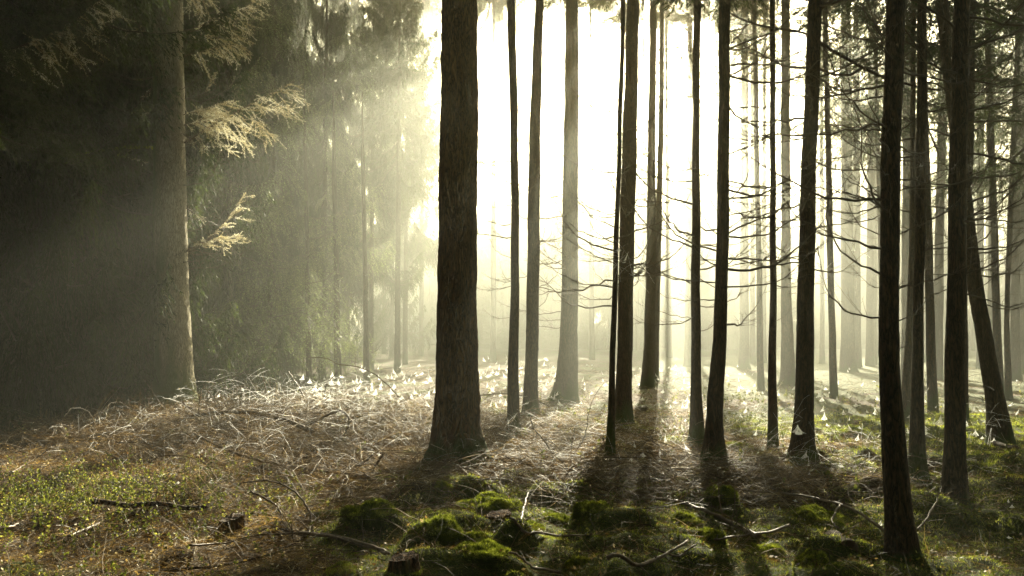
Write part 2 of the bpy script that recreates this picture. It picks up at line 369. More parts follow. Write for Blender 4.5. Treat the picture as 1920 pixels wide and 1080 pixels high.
# ------------------------------------------------------------------ trunks
def trunk_mesh(path, top_z, sides=28, ring=.12, flare=.35, seed=0, moss=.0, mossh=.5, mats=None, rough=.02, flobes=5, base_z=0.0, top_r=.35):
    """path: list of (Vector, radius) from low to high in tree-local space"""
    r = np.random.default_rng(seed)
    Pz = np.array([p.z for p, _ in path]); Px = np.array([p.x for p, _ in path]); Py = np.array([p.y for p, _ in path]); Rr = np.array([q for _, q in path])
    zt = Pz[-1]; sx = (Px[-1] - Px[-2]) / max(Pz[-1] - Pz[-2], .1); sx = max(-.06, min(.06, sx))
    z1 = np.arange(-.45, zt, ring); z2 = np.arange(zt, top_z, max(ring * 3, .4)); z = np.concatenate([z1, z2])
    x = np.interp(z, Pz, Px); y = np.interp(z, Pz, Py); rad = np.interp(z, Pz, Rr)
    k = z > zt; f = (z[k] - zt) / max(top_z - zt, .1); x[k] = Px[-1] + sx * (z[k] - zt); rad[k] = Rr[-1] * (1 - f * (1 - top_r * .2) )
    ang = np.arange(sides) * 2 * math.pi / sides
    A, Z = np.meshgrid(ang, z)
    x = x + .006 * np.sin(z * 1.3 + seed) + .004 * np.sin(z * 4.3 + seed * 2); ph = r.uniform(0, 6.28); lob = .6 + .4 * np.sin(A * flobes + ph) + .3 * np.sin(A * (flobes - 2) + ph * 2)
    fl = 1 + flare * np.exp(-np.maximum(Z, -.1) / .16) * lob + flare * .35 * np.exp(-np.maximum(Z, 0) / .6)
    n = 1 + rough * (vn(np.cos(A) * 4 + 20 + seed, Z * 9 + np.sin(A) * 4) - .5) * 2 + rough * (vn(A * sides * .35 + seed, Z * 22) - .5) * 1.6
    RR = rad[:, None] * fl * n
    V = np.stack([x[:, None] + RR * np.cos(A), y[:, None] + RR * np.sin(A), Z], -1)
    K = len(z); i = np.arange(K - 1)[:, None] * sides; j = np.arange(sides)[None]; j2 = (j + 1) % sides
    Q = np.stack([i + j, i + j2, i + sides + j2, i + sides + j], -1)
    mo = np.clip(.75 * np.exp(-np.maximum(Z, 0) / mossh) + moss * (np.cos(A - 3.6) * .5 + .5) - .12, -.1, .8)
    mb = MB(); mb.add(V, Q=Q, a=mo)
    mb.add([[x[0], y[0], z[0]], [x[-1], y[-1], z[-1] + .05]], a=[0, 0])
    b = K * sides
    mb.T.append(np.array([[j_, b, (j_ + 1) % sides] for j_ in range(sides)] + [[b - sides + j_, b - sides + (j_ + 1) % sides, b + 1] for j_ in range(sides)], np.int32)); mb.tm.append(np.zeros(2 * sides, np.int32))
    return mb.mesh('trunk', mats or M_bark, smooth=True, attr='v'), (z, x, y, rad)

TREES = []
def px_tree(pts, label, base=None, depth=None, top_z=17, mats=None, sides=28, ring=.12, flare=.42, moss=.0, mossh=.35, rough=.028,
            group=None, name='spruce_tree', crown=None, crown_z=None, dead=0, dead_z=(1.2, 6), dead_len=(.7, 1.6), dirs=None, cat='tree', flobes=5, wide=None):
    """pts: (px x centre, px y, px width) bottom first; the first is the foot on the ground"""
    bx, by, bw = pts[0]
    Yd = depth or gnd(bx, by).y
    foot = at(bx, by, Yd); foot.z = hz(foot.x, foot.y)
    P = []
    for (a, b, w) in pts:
        v = at(a, b, Yd); P.append((v - foot, w / 2 * Yd / FPX * 1.0))
    P[0] = (Vector((P[0][0].x, 0, -.05)), P[0][1])
    seed = len(TREES) + 1
    root = empty(name, foot)
    tag(root, label, cat, group)
    me, prof = trunk_mesh(P, top_z, sides, ring, flare, seed, moss, mossh, mats, rough, flobes)
    link('trunk', me, root)
    z, x, y, rad = prof; r = random.Random(seed * 13)
    if dirs is None:
        dirs = [(r.uniform(*dead_z), r.uniform(0, 360), r.uniform(*dead_len)) for _ in range(dead)]
    dirs = list(dirs) + [(zz + r.uniform(-.6, .8), azd + r.uniform(-70, 70), L * r.uniform(.5, 1.0)) for (zz, azd, L) in list(dirs) * (2 if foot.y < 14 and w < 60 else 1)]
    for (zz, azd, L) in dirs:
        o = link('dead_branch', DEAD[r.randrange(len(DEAD))], root)
        az = R(azd); rr = np.interp(zz, z, rad) * .8
        o.location = (float(np.interp(zz, z, x) + rr * math.cos(az)), float(np.interp(zz, z, y) + rr * math.sin(az)), zz)
        o.rotation_euler = (r.uniform(-.5, .5), R(r.uniform(-36, 8)), az); L *= 1.2; o.scale = (L, L, L * r.uniform(.8, 1.3))
    if crown is not None:
        c = link('crown', crown, root); cz = crown_z if wide is None else 1.6 + .415 * foot.y + 1.1
        c.location = (float(np.interp(cz, z, x)), float(np.interp(cz, z, y)), cz); c.rotation_euler = (0, 0, r.uniform(0, 6.28))
        s = r.uniform(.9, 1.1) * (wide or 1); c.scale = (s, s, (top_z - cz + .3) / 10)
    TREES.append(root); root['depth'] = 0; del root['depth']
    return root, P, prof

CR_OPEN = [crown_mesh(100 + k, 10, 2.2, 75, .25, 0, 1.15, .09, .028) for k in range(3)]
exec_trees = True
# --- the big pair
t_left, _, prof_left = px_tree([(328, 790, 82), (326, 700, 68), (322, 540, 61), (317, 270, 56), (315, 0, 54)],
    'thick mossy-barked spruce at left carrying sunlit golden boughs', top_z=19, mats=M_bark_grey, sides=56, ring=.05, flare=.25, moss=.35, mossh=.5, rough=.03,
    crown=CR_OPEN[0], crown_z=8.6,
    dirs=[(6.1, 175, 1.3), (5.2, 20, 1.1), (4.7, 190, 1.2), (3.3, 10, 1.0), (2.9, -15, .9), (2.6, 15, 1.0), (4.1, -20, .9), (4.3, 185, 1.1), (5.7, 5, .8), (3.0, 30, .8)])
t_main, _, prof_main = px_tree([(856, 890, 96), (856, 800, 84), (857, 700, 79), (858, 540, 73), (860, 270, 71), (861, 0, 68)],
    'thickest near spruce trunk with reddish bark in the middle of the picture', top_z=20, mats=M_bark_red, sides=72, ring=.035, flare=.26, moss=.05, mossh=.22, rough=.035,
    crown=CR_OPEN[1], crown_z=10, dead=0)

def simple(pts, label, **k): return px_tree(pts, label, **k)
simple([(962, 832, 24), (963, 700, 20), (966, 540, 16), (965, 400, 15), (962, 120, 16), (958, 0, 15)], 'slim dark spruce trunk just right of the thickest trunk', moss=.05, mossh=.3, wide=1.2, top_z=15, sides=24, ring=.06,
       dirs=[(z, a, l) for z, a, l in [(2.9, 180, .75), (4.0, 170, .9), (3.1, 200, .6), (4.3, 10, .5), (5.2, 0, .35), (4.75, 5, .4), (3.5, -10, .6), (2.2, 175, .5)]], crown=CR_OPEN[2], crown_z=9)
simple([(995, 796, 30), (997, 700, 24), (999, 540, 23), (1000, 430, 23), (1003, 270, 22), (1008, 100, 19), (1011, 0, 15)], 'smooth spruce trunk second right of the thickest trunk, with short stubs', wide=1.3, top_z=17, sides=24, ring=.08,
       dirs=[(4.8, 0, .7), (3.9, 10, .8), (3.5, -5, .9), (3.1, 0, .7), (2.7, 15, .8), (2.5, 190, .7), (4.3, 170, .6), (2.3, 5, .9)], crown=CR_OPEN[0], crown_z=10)
simple([(1061, 752, 44), (1066, 640, 33), (1068, 540, 31), (1071, 270, 28), (1073, 0, 24)], 'wide-footed spruce trunk standing in brush in bright mid distance', wide=1.5, top_z=19, sides=28, flare=.4, flobes=3, mats=M_bark_far, crown=CR_OPEN[1], crown_z=12, dead=7, dead_z=(1.5, 6), dead_len=(.6, 1.4))
simple([(1144, 872, 16), (1147, 700, 11), (1152, 540, 10), (1158, 400, 9), (1162, 270, 9), (1169, 0, 9)], 'thinnest leaning dark trunk in front of a paler thicker trunk', moss=.25, mossh=.3, top_z=9, sides=16, ring=.08,
       dirs=[(2.0, 180, .8), (2.45, 170, 1.0), (2.9, 185, .8), (3.4, 175, .9), (2.1, 10, .9), (2.6, 0, 1.0), (3.1, -10, .8), (3.7, 20, .9), (4.3, 180, .6), (2.3, 200, .8)])
simple([(1166, 800, 34), (1170, 700, 28), (1174, 540, 28), (1180, 270, 28), (1187, 0, 23)], 'thick spruce trunk behind the thinnest leaning trunk', wide=1.5, top_z=19, sides=28, crown=CR_OPEN[2], crown_z=11, dead=9, dead_z=(2, 6.5), dead_len=(.6, 1.4))
simple([(1213, 729, 24), (1218, 640, 20), (1220, 540, 19), (1222, 270, 15), (1225, 0, 13)], 'pale hazy spruce trunk left of the three dark right-centre trunks', wide=1.6, top_z=21, sides=20, mats=M_bark_far, crown=CR_OPEN[0], crown_z=12.5, dead=5, dead_z=(3, 9))
simple([(1228, 716, 14), (1232, 540, 12), (1239, 270, 11), (1242, 0, 9)], 'hazy slim trunk almost touching the pale trunk on its left', wide=1.6, top_z=21, sides=16, mats=M_bark_far, crown=CR_OPEN[1], crown_z=12, dead=4, dead_z=(3, 9))
simple([(1308, 842, 27), (1306, 700, 18), (1304, 540, 17), (1305, 270, 14), (1308, 0, 14)], 'straight dark slim trunk beside the bent-footed one', moss=.1, mossh=.25, wide=1.2, top_z=15, sides=24, ring=.07,
       dirs=[(2.4, 0, 1.0), (2.7, 185, 1.3), (3.0, 10, 1.0), (3.3, 170, 1.3), (2.2, 180, 1.2), (3.8, 190, 1.0), (4.2, 0, .9), (1.9, -10, .8), (4.8, 175, .9)], crown=CR_OPEN[2], crown_z=9.5)
simple([(1340, 892, 36), (1341, 780, 28), (1343, 720, 28), (1349, 640, 25), (1352, 540, 23), (1357, 270, 22), (1360, 0, 21)], 'dark near trunk curving at its foot above a dark moss cushion', moss=0, mossh=.12, wide=1.1, top_z=14, sides=32, ring=.05,
       dirs=[(2.1, 10, 1.3), (2.5, 0, 1.2), (2.9, -8, 1.2), (2.3, 180, 1.0), (3.1, 20, 1.0), (1.9, 0, 1.1), (1.95, 170, .9), (3.4, 5, .9), (4.3, 12, 1.4), (4.6, -5, 1.0)], crown=CR_OPEN[0], crown_z=8.5)
simple([(1450, 850, 18), (1447, 720, 15), (1449, 540, 12), (1450, 270, 11), (1448, 0, 10)], 'very thin straight trunk between the curved-foot trunk and the web-hung one', moss=.15, mossh=.3, wide=1.2, top_z=14, sides=16, ring=.1,
       dirs=[(2.6, 180, .9), (3.1, 0, .9), (3.5, 175, 1.0), (4.1, 5, .8), (4.6, 180, 1.1), (2.2, 0, .7), (5.2, 20, 1.2)], crown=CR_OPEN[1], crown_z=8)
simple([(1478, 722, 27), (1476, 640, 22), (1474, 540, 18), (1473, 270, 17), (1473, 0, 16)], 'pale hazy trunk behind the very thin straight one', top_z=18, sides=20, mats=M_bark_far, crown=CR_OPEN[2], crown_z=12, dead=6, dead_z=(2, 8))
simple([(1502, 882, 46), (1507, 780, 34), (1508, 700, 32), (1512, 540, 30), (1518, 270, 27), (1524, 120, 26), (1527, 0, 25)], 'dark trunk with cobwebs strung across its lower bark', moss=.0, mossh=.15, wide=1.2, top_z=16, sides=36, ring=.05, flare=.3,
       dirs=[(5.3, -20, 2.0), (4.6, 0, 1.5), (4.0, 190, 1.1), (3.5, 0, 1.2), (3.0, 180, 1.0), (2.7, 10, .9), (5.0, 185, 1.5), (5.5, 170, 1.4), (2.3, 190, .9)], crown=CR_OPEN[0], crown_z=7.5)
simple([(1692, 1045, 58), (1684, 960, 46), (1676, 850, 42), (1670, 700, 36), (1668, 540, 34), (1671, 270, 34), (1678, 0, 33)], 'nearest black trunk rising from the lower right foreground with a curved foot', moss=-.05, mossh=.06, top_z=12, sides=40, ring=.03, flare=.2,
       dirs=[(3.1, 185, .9), (2.55, 180, 1.0), (2.2, 175, .8), (2.0, 190, .7), (3.4, 170, .8), (2.3, 0, .6), (1.9, -5, .6), (2.7, 10, .8), (3.5, 15, .9), (1.7, 180, .6)], crown=CR_OPEN[1], crown_z=7)
simple([(1697, 792, 17), (1703, 660, 13), (1708, 540, 11), (1712, 300, 10), (1713, 0, 9)], 'thin brown trunk half hidden right behind the nearest black trunk', top_z=12, sides=16, dead=6, dead_z=(2, 6), crown=CR_OPEN[2], crown_z=6.5)
simple([(1722, 912, 30), (1720, 700, 20), (1722, 540, 18), (1727, 270, 19), (1731, 0, 16)], 'slim dark trunk with green mossy foot between two black trunks', moss=.1, mossh=.35, top_z=12, sides=28, ring=.06, flare=.4,
       dirs=[(2.4, 10, .8), (2.8, 190, .7), (3.2, 0, .8), (3.6, 180, .9), (4.2, 15, 1.0), (2.1, 170, .6), (4.6, 190, 1.0), (1.9, 0, .7)], crown=CR_OPEN[0], crown_z=7)
simple([(1792, 948, 42), (1790, 860, 36), (1789, 700, 33), (1792, 540, 32), (1797, 270, 30), (1805, 0, 28)], 'second thick black trunk at right with green moss at its foot', moss=.0, mossh=.12, top_z=14, sides=36, ring=.05,
       dirs=[(4.3, 0, 1.2), (3.7, 10, 1.2), (3.3, -5, 1.1), (2.8, 5, 1.0), (2.4, 0, 1.0), (2.0, 15, .9), (3.0, 185, .8), (4.5, 180, 1.3), (4.6, -15, 1.3)], crown=CR_OPEN[1], crown_z=7.5)
simple([(1878, 834, 44), (1864, 740, 31), (1846, 640, 28), (1829, 540, 27), (1817, 440, 25), (1800, 290, 25), (1782, 150, 24), (1764, 0, 22)], 'brown trunk leaning left across the second thick black trunk', moss=.0, mossh=.2, top_z=11, sides=28, ring=.08, flare=.25,
       dirs=[(3.2, 5, 1.4), (3.8, 0, 1.4), (2.4, 10, 1.3), (4.6, -10, 1.5), (5.3, 175, 1.3), (4.4, 180, 1.1)], crown=CR_OPEN[2], crown_z=8)
simple([(1806, 800, 16), (1808, 540, 12), (1818, 270, 14), (1822, 0, 14)], 'slim trunk peeping out right of the second thick black trunk', top_z=13, sides=16, dead=5, dead_z=(2, 6), crown=CR_OPEN[0], crown_z=6.5)
simple([(1890, 746, 12), (1888, 600, 9), (1893, 420, 9), (1904, 180, 9), (1912, 0, 8)], 'wavy thin trunk near the right edge', top_z=13, sides=14, dead=6, dead_z=(2, 8), crown=CR_OPEN[1], crown_z=7)
simple([(1903, 712, 19), (1903, 540, 15), (1907, 270, 14), (1912, 0, 13)], 'hazy reddish trunk just right of the wavy thin trunk', top_z=16, sides=16, mats=M_bark_far, dead=5, dead_z=(2, 8), crown=CR_OPEN[2], crown_z=6)

# hazy mid-distance and far trunks of the plantation: (foot x, foot y, width, lean px)
HAZY = [(1590, 697, 24, -4, 'broad pale trunk far off between the web-hung and nearest black trunks'),
        (1606, 690, 15, 0, 'narrower pale trunk touching the broad far trunk on its right'),
        (1395, 692, 17, 2, 'pale ghostly trunk left of the very thin straight trunk'),
        (1411, 684, 9, 0, 'faint narrow trunk close right of the pale ghostly one'),
        (1432, 682, 9, 2, 'faint narrow trunk left beside the very thin straight trunk'),
        (1291, 686, 14, 3, 'faint trunk left beside the straight dark slim trunk'),
        (1542, 682, 8, -2, 'faint thin trunk right beside the web-hung trunk'),
        (1757, 712, 17, 12, 'hazy trunk between the mossy-footed and second thick black trunks'),
        (1704, 724, 26, 0, 'broad grey trunk partly behind the thin brown one'),
        (1838, 690, 10, 4, 'faint thin trunk behind the leaning brown trunk'),
        (1858, 696, 12, 3, 'hazy trunk right of the leaning brown trunk'),
        (1640, 684, 9, 0, 'faint thin trunk left of the nearest black trunk'),
        (1917, 700, 18, 0, 'hazy trunk cut by the right edge of the picture')]
for k, (x_, y_, w_, ln, lab) in enumerate(HAZY):
    simple([(x_, y_, w_ * 1.25), (x_ + ln * .1, y_ - 60, w_), (x_ + ln, 0, w_ * .7)], lab, top_z=18, sides=14, ring=.3, mats=M_bark_far, flare=.2,
           dead=4, dead_z=(3, 9), crown=CR_OPEN[k % 3], crown_z=[9.5, 9, 12.5, 13, 13, 13, 11, 8, 8, 8, 7.5, 10, 7][k], group='hazy trunks in the right half')
# far rows fading out
fr = random.Random(5)
for k in range(46):
    Yd = fr.uniform(34, 85); px = fr.uniform(1180, 2150) if k % 6 else fr.uniform(900, 1180)
    p = gnd(px, 660); foot = (px - 960) / FPX * Yd
    by = 620 + 1.6 / Yd * FPX
    w_ = .28 / Yd * FPX * fr.uniform(.7, 1.3)
    if px < 1600 and Yd < 58: continue
    simple([(px, by, w_ * 1.2), (px, by - 60, w_), (px + fr.uniform(-8, 8), 0, w_ * .7)], 'distant spruce fading into bright haze behind the hazy trunks', top_z=fr.uniform(14, 18), sides=10, ring=.5,
           mats=M_bark_far, flare=.1, crown=CR_OPEN[k % 3], crown_z=fr.uniform(9, 13), group='distant spruces fading into haze')

# ------------------------------------------------------------------ dense spruce stand on the left, branches to the ground
SPR = [crown_mesh(200 + k, 10, 2.9, 135, .42, .12, 3.0, .075, .026, 1.0, .5, 11) for k in range(4)]
def dup_tree(px, Yd, h, lab, var, cz=.6, group='spruces of the dense left stand', wide=1.0, tr=.13, mesh=None):
    foot = at(px, 620, Yd); foot.z = hz(foot.x, Yd)
    root = empty('spruce_tree', foot); tag(root, lab, 'tree', group)
    me, _ = trunk_mesh([(Vector((0, 0, -.05)), tr), (Vector((0, 0, 1)), tr * .9), (Vector((0, 0, h * .6)), tr * .5)], h, 12, .5, .15, int(px) + 3000, .1, .5, M_bark_far)
    link('trunk', me, root)
    c = link('crown', mesh or SPR[var], root); c.location = (0, 0, cz); c.scale = (wide, wide, (h - cz) / 10); c.rotation_euler = (0, 0, var * 1.7 + px * .01)
    return root
STAND = [ # px, depth, height, crown start, width, label
 (420, 20, 17, 1.2, .5, 'spruce with pale drooping boughs right behind the left trunk'),
 (505, 23, 18, 1.6, .5, 'spruce with hanging fronds, right of the golden boughs'),
 (605, 27, 17, 2.6, .5, 'hazy spruce at the edge of the light shafts'),
 (695, 32, 17, 4.0, .75, 'pale spruce inside the light shafts'),
 (760, 38, 19, 5.5, .9, 'faint spruce immediately left of the thickest trunk'),
 (565, 34, 20, 2.0, .8, 'tall hazy spruce behind the light-shaft edge'),
 (652, 40, 21, 3.0, .75, 'tall faint spruce deep inside the shafts'),
 (735, 46, 20, 2.0, .85, 'faintest tall spruce left of the thickest trunk'),
 (350, 24, 18, 1.0, 1.1, 'dark spruce hidden behind the left trunk'),
 (745, 30, 18, 7.5, .7, 'high-crowned spruce above the brightest shaft'),
 (455, 30, 20, 1.0, 1.1, 'dark grey spruce between the hanging-frond ones'),
]
for k, (px, Yd, h, cz, wd, lab) in enumerate(STAND): dup_tree(px, Yd, h, lab, k % 4, cz, wide=wd)
TALL = [(855, 44, 20.8), (925, 40, 18.4), (965, 42, 19.6), (1060, 46, 22.2), (1110, 44, 21.2), (1170, 47, 20.8), (1212, 44, 19.9), (1255, 47, 20.6), (1300, 44, 20.9), (1350, 47, 21.4), (1400, 44, 19.0),
        (790, 50, 20), (720, 52, 18), (630, 50, 16), (540, 50, 12), (450, 46, 10)]  # spruces added to keep sun off the near air and shape the shafts
for k, (px, Yd, cz) in enumerate(TALL):
    dup_tree(px, Yd, 31, 'very tall high-crowned spruce added to block sun, dissolved in the sky glare', k % 4, cz, group='tall spruces added to block the sun', wide=.9, tr=.16)
dup_tree(872, 50, 19.5, 'faint narrow spruce half hidden behind the thickest trunk, dissolving in glare', 2, 13.0, group=None, wide=.5)
wl = random.Random(19)
for k in range(104):
    dup_tree(wl.uniform(560, 2150) if k < 64 else wl.uniform(890, 1460), wl.uniform(66, 112), wl.uniform(15, 19), 'ghostly far spruce closing the view beyond the clearing', k % 4, wl.uniform(.1, 1.2), group='ghostly far spruces beyond the clearing', wide=1.1)
dr = random.Random(11)
DARK = [(250, 16, 'shadowed spruce with thin bare lower stem left of the left trunk'), (150, 15, 'black shadowed spruce second from the left trunk'),
        (60, 14, 'black shadowed spruce near the left edge'), (-40, 13.5, 'shadowed spruce just reaching in at the left edge')]
for k, (px, Yd, lab) in enumerate(DARK): dup_tree(px, Yd, 16, lab, k % 4, 1.0 + .4 * (k % 2), group='shadowed spruces at far left')
for k in range(26):
    px = dr.uniform(-900, 420); Yd = dr.uniform(17, 40)
    dup_tree(px, Yd, dr.uniform(15, 20), 'black shadowed spruce deep in the dark left stand', k % 4, dr.uniform(.2, 1.5), group='shadowed spruces deep at left', wide=1.15)

# ------------------------------------------------------------------ forest floor: ground cover nobody could count
def scatter(n, y0, y1, p=1.6, spread=.70):
    """points in front of the camera, denser close by"""
    u = rng.random(n); a, b = y0 ** (2 - p), y1 ** (2 - p)
    y = (a + (b - a) * u) ** (1 / (2 - p)); x = rng.uniform(-1, 1, n) * (spread * y + .9)
    return x, y
def gz(x, y): return height(x, y)
def inpx(x, y, z=0):
    """picture position of ground points (only used to choose where denser patches grow)"""
    return x / y
def brushy(x, y):
    b = np.exp(-((x + 3.1) / 2.5) ** 2 - ((y - 11.4) / 1.9) ** 2) * 1.2 + .7 * np.exp(-((x + 2.0) / 1.3) ** 2 - ((y - 7.8) / 1.3) ** 2)
    b += .9 * np.exp(-((x - 1.4) / 1.3) ** 2 - ((y - 8.0) / .8) ** 2) + .5 * np.exp(-((x - .2) / 4) ** 2 - ((y - 11.5) / 2.5) ** 2)
    return b
# brown needle and grass litter
def litter(name, n, y0, y1, material, lmin, lmax, seedx, mossw, lift, p=1.5):
    x, y = scatter(n, y0, y1, p); mk = mossy(x, y)
    keep = rng.random(n) < np.clip(1 - mossw * mk, .06, 1); x, y = x[keep], y[keep]; n = len(x)
    clump = vn(x * 2.3 + seedx, y * 2.3) * .7 + .5
    z = gz(x, y) + rng.uniform(0, lift, n) * clump * (1 + 1.5 * np.clip(brushy(x, y), 0, 1))
    az = rng.uniform(0, 2 * math.pi, n); el = np.abs(rng.normal(0, .35, n))
    d = np.stack([np.cos(az) * np.cos(el), np.sin(az) * np.cos(el), np.sin(el)], -1)
    L = rng.uniform(lmin, lmax, n) * (.6 + .8 * clump)
    c = rng.normal(size=(n, 3)) * .35; c[:, 2] -= np.sin(el) * .9
    P = curve_paths(np.stack([x, y, z], -1), d, L, c, 4, .16)
    w = np.maximum(.0019, y * .00030) * rng.uniform(.6, 1.5, n)
    mb = MB(); ribbons(mb, P, w[:, None] * np.array([[1, .9, .7, .3]]), a=rng.normal(size=n) * .22)
    return tag(mb.build(name, material, attr='v'), kind='stuff')
litter('needle_litter', 120000, 3.4, 17, M_litter, .05, .17, 3, .9, .035)
litter('fine_litter', 90000, 3.4, 12, M_litter, .02, .07, 5, .7, .03)
litter('dry_grass', 34000, 3.6, 32, M_brush, .14, .38, 8, .75, .06, 1.3)

# fallen leaves and bark flakes
x, y = scatter(26000, 3.4, 12, 1.6); k = rng.random(len(x)) < np.where(x < -.15 * y, .95, .35); x, y = x[k], y[k]; n = len(x)
c = np.stack([x, y, gz(x, y) + rng.uniform(.005, .05, n)], -1); d = norm(rng.normal(size=(n, 3)) * [1, 1, .5]); e = norm(np.cross(d, norm(rng.normal(size=(n, 3)) * .5 + [0, 0, 1])))
L = rng.uniform(.006, .02, (n, 1)); mb = MB(); mb.add(np.stack([c - d * L, c + e * L * .6, c + d * L, c - e * L * .5], 1), Q=np.arange(n * 4).reshape(-1, 4), a=np.repeat(rng.normal(size=n) * .3 + .15, 4))
tag(mb.build('fallen_leaves', M_litter, attr='v'), kind='stuff')
# arched dead twigs of the brush piles
def brush(n, cx, cy, sx, sy, lmin, lmax, rad, lift=.25, uni=False):
    if uni: x, y = scatter(n, 4.2, 26, 1.3)
    else: x = rng.normal(cx, sx, n); y = rng.normal(cy, sy, n)
    y = np.maximum(y, 3.6)
    pile = np.clip(brushy(x, y), 0, 1.1)
    z = gz(x, y) + rng.uniform(-.02, 1, n) * lift * pile
    az = rng.uniform(0, 2 * math.pi, n); el = np.clip(rng.normal(.35, .3, n), -.1, 1.3)
    d = np.stack([np.cos(az) * np.cos(el), np.sin(az) * np.cos(el), np.sin(el)], -1)
    L = rng.uniform(lmin, lmax, n); c = rng.normal(size=(n, 3)) * .18; c[:, 2] -= np.sin(np.maximum(el, 0)) * .95 + .1
    P = curve_paths(np.stack([x, y, z], -1), d, L, c, 7, .10)
    P[..., 2] = np.maximum(P[..., 2], gz(P[..., 0], P[..., 1]) + .005)
    mb = brush.mb; tone = rng.normal(size=n) * .25
    tubes(mb, P, (rad * .75 * rng.uniform(.35, 1.5, n))[:, None] * np.linspace(1, .35, 7)[None], 3, a=tone)
    for q in range(3):      # side twigs
        i = rng.integers(1, 6, n); p0 = P[np.arange(n), i]
        dd = norm(P[np.arange(n), i + 1] - P[np.arange(n), i - 1] + rng.normal(size=(n, 3)) * .05 + norm(rng.normal(size=(n, 3))) * .08)
        dd = norm(dd + norm(rng.normal(size=(n, 3))) * .9)
        P2 = curve_paths(p0, dd, L * rng.uniform(.12, .35, n), rng.normal(size=(n, 3)) * .3, 4, .08)
        ribbons(mb, P2, np.maximum(.0018, P2[:, :1, 1] * .00026) * np.linspace(1, .5, 4)[None], a=tone + .1)
brush.mb = MB()
brush(6500, -3.1, 11.6, 2.3, 1.3, .15, .8, .0032, .42); brush(110, -3.1, 11.6, 2.0, 1.1, .8, 1.7, .006, .3)
brush(900, -2.0, 7.8, 1.2, 1.0, .3, 1.0, .004, .2)
brush(1500, 1.4, 8.1, 1.4, .55, .25, 1.1, .0045, .28); brush(500, -3.0, 10.6, 2.4, .9, .4, 1.3, .0050, .35)
brush(1500, -.2, 12.5, 2.6, 1.5, .2, .8, .0036, .25)
brush(4500, 0, 0, 0, 0, .15, .7, .0034, .1, uni=True)
tag(brush.mb.build('brushwood', M_brush, attr='v'), kind='stuff')

# moss fronds
x, y = scatter(420000, 3.3, 15, 1.7); k = rng.random(len(x)) < mossy(x, y) * .95; x, y = x[k], y[k]; n = len(x)
cl = vn(x * 11, y * 11) * .9 + .35
d = norm(np.stack([rng.normal(size=n) * .55, rng.normal(size=n) * .55, np.ones(n)], -1))
mb = MB(); blades(mb, np.stack([x, y, gz(x, y) - .004], -1), d, rng.uniform(.012, .034, n) * cl * np.clip(y / 5, 1, 2.2), np.clip(y * .0010, .004, .014), a=rng.normal(size=n) * .12 + (vn(x * 5, y * 5) - .5) * .5)
tag(mb.build('moss', M_moss, attr='v'), kind='stuff')

# small-leaved green sprigs
def sprigs(n, cx, cy, sx, sy, hmin, hmax, leaf, mb, nl=12):
    x = rng.normal(cx, sx, n); y = np.maximum(rng.normal(cy, sy, n), 3.8)
    p0 = np.stack([x, y, gz(x, y)], -1); d = norm(np.stack([rng.normal(size=n) * .35, rng.normal(size=n) * .35, np.ones(n)], -1))
    P = curve_paths(p0, d, rng.uniform(hmin, hmax, n), rng.normal(size=(n, 3)) * .2, 5, .05)
    ribbons(mb, P, np.full((n, 5), .003), m=0)
    own = np.repeat(np.arange(n), nl); t = rng.uniform(.3, 1, n * nl) * 3.999; i = t.astype(int); f = (t - i)[:, None]
    q = P[own, i] * (1 - f) + P[own, i + 1] * f; dd = norm(rng.normal(size=(n * nl, 3)) + [0, 0, .4]); own = own
    sd2 = norm(np.cross(dd, norm(rng.normal(size=dd.shape)))); L = leaf * rng.uniform(.6, 1.3, (n * nl, 1)); w = L * .32
    V = np.stack([q, q + dd * L * .5 + sd2 * w, q + dd * L, q + dd * L * .5 - sd2 * w], 1)
    mb.add(V, Q=np.arange(len(q) * 4).reshape(-1, 4), m=1, a=np.repeat(rng.normal(size=len(q)) * .25, 4))
mb = MB()
sprigs(1000, -3.9, 7.2, 1.1, .7, .08, .28, .022, mb, 16); sprigs(350, -4.2, 5.3, .9, .7, .05, .15, .022, mb)
sprigs(350, 3.9, 7.6, 1.6, 1.6, .05, .16, .022, mb); sprigs(220, .5, 5.6, 1.8, .8, .04, .1, .02, mb); sprigs(900, 4, 15, 6, 4, .08, .25, .04, mb)
tag(mb.build('bilberry_sprigs', [M_twig, M_leaf], attr='v'), kind='stuff')

# ------------------------------------------------------------------ dewy cobwebs
def web_tent(r, w=.055, h=.075):
    """bell-shaped sheet web: apex threads over a small irregular dish"""
    mb = MB(); n = 11; ang = np.linspace(0, 2 * math.pi, n, endpoint=False) + r.uniform(0, 1)
    rad = w * r.uniform(.55, 1.2, n); ring = np.stack([np.cos(ang) * rad * .7, np.sin(ang) * rad * .5, r.normal(size=n) * w * .12], -1)
    V = np.concatenate([ring, [[0, 0, -w * .22]]]); T = [[i, (i + 1) % n, n] for i in range(n)]
    mb.add(V, T=T)
    m_ = 26; p0 = r.normal(size=(m_, 3)) * w * .12; p0[:, 2] = h + r.uniform(-.2, .25, m_) * h; a2 = r.uniform(0, 6.28, m_); rr = w * r.uniform(.1, 1, m_)
    e = np.stack([np.cos(a2) * rr, np.sin(a2) * rr, np.zeros(m_)], -1); d = e - p0
    P = p0[:, None] + d[:, None] * np.linspace(0, 1, 5)[None, :, None]; P[..., :2] *= (np.linspace(0, 1, 5) ** .8)[None, :, None]
    ribbons(mb, P, np.full((m_, 5), .0035), side=norm(r.normal(size=(m_, 3))))
    return mb
WT = [web_tent(np.random.default_rng(50 + k), .03 + .045 * ((k * 7) % 10) / 10, .03 + .07 * ((k * 3) % 10) / 10) for k in range(10)]
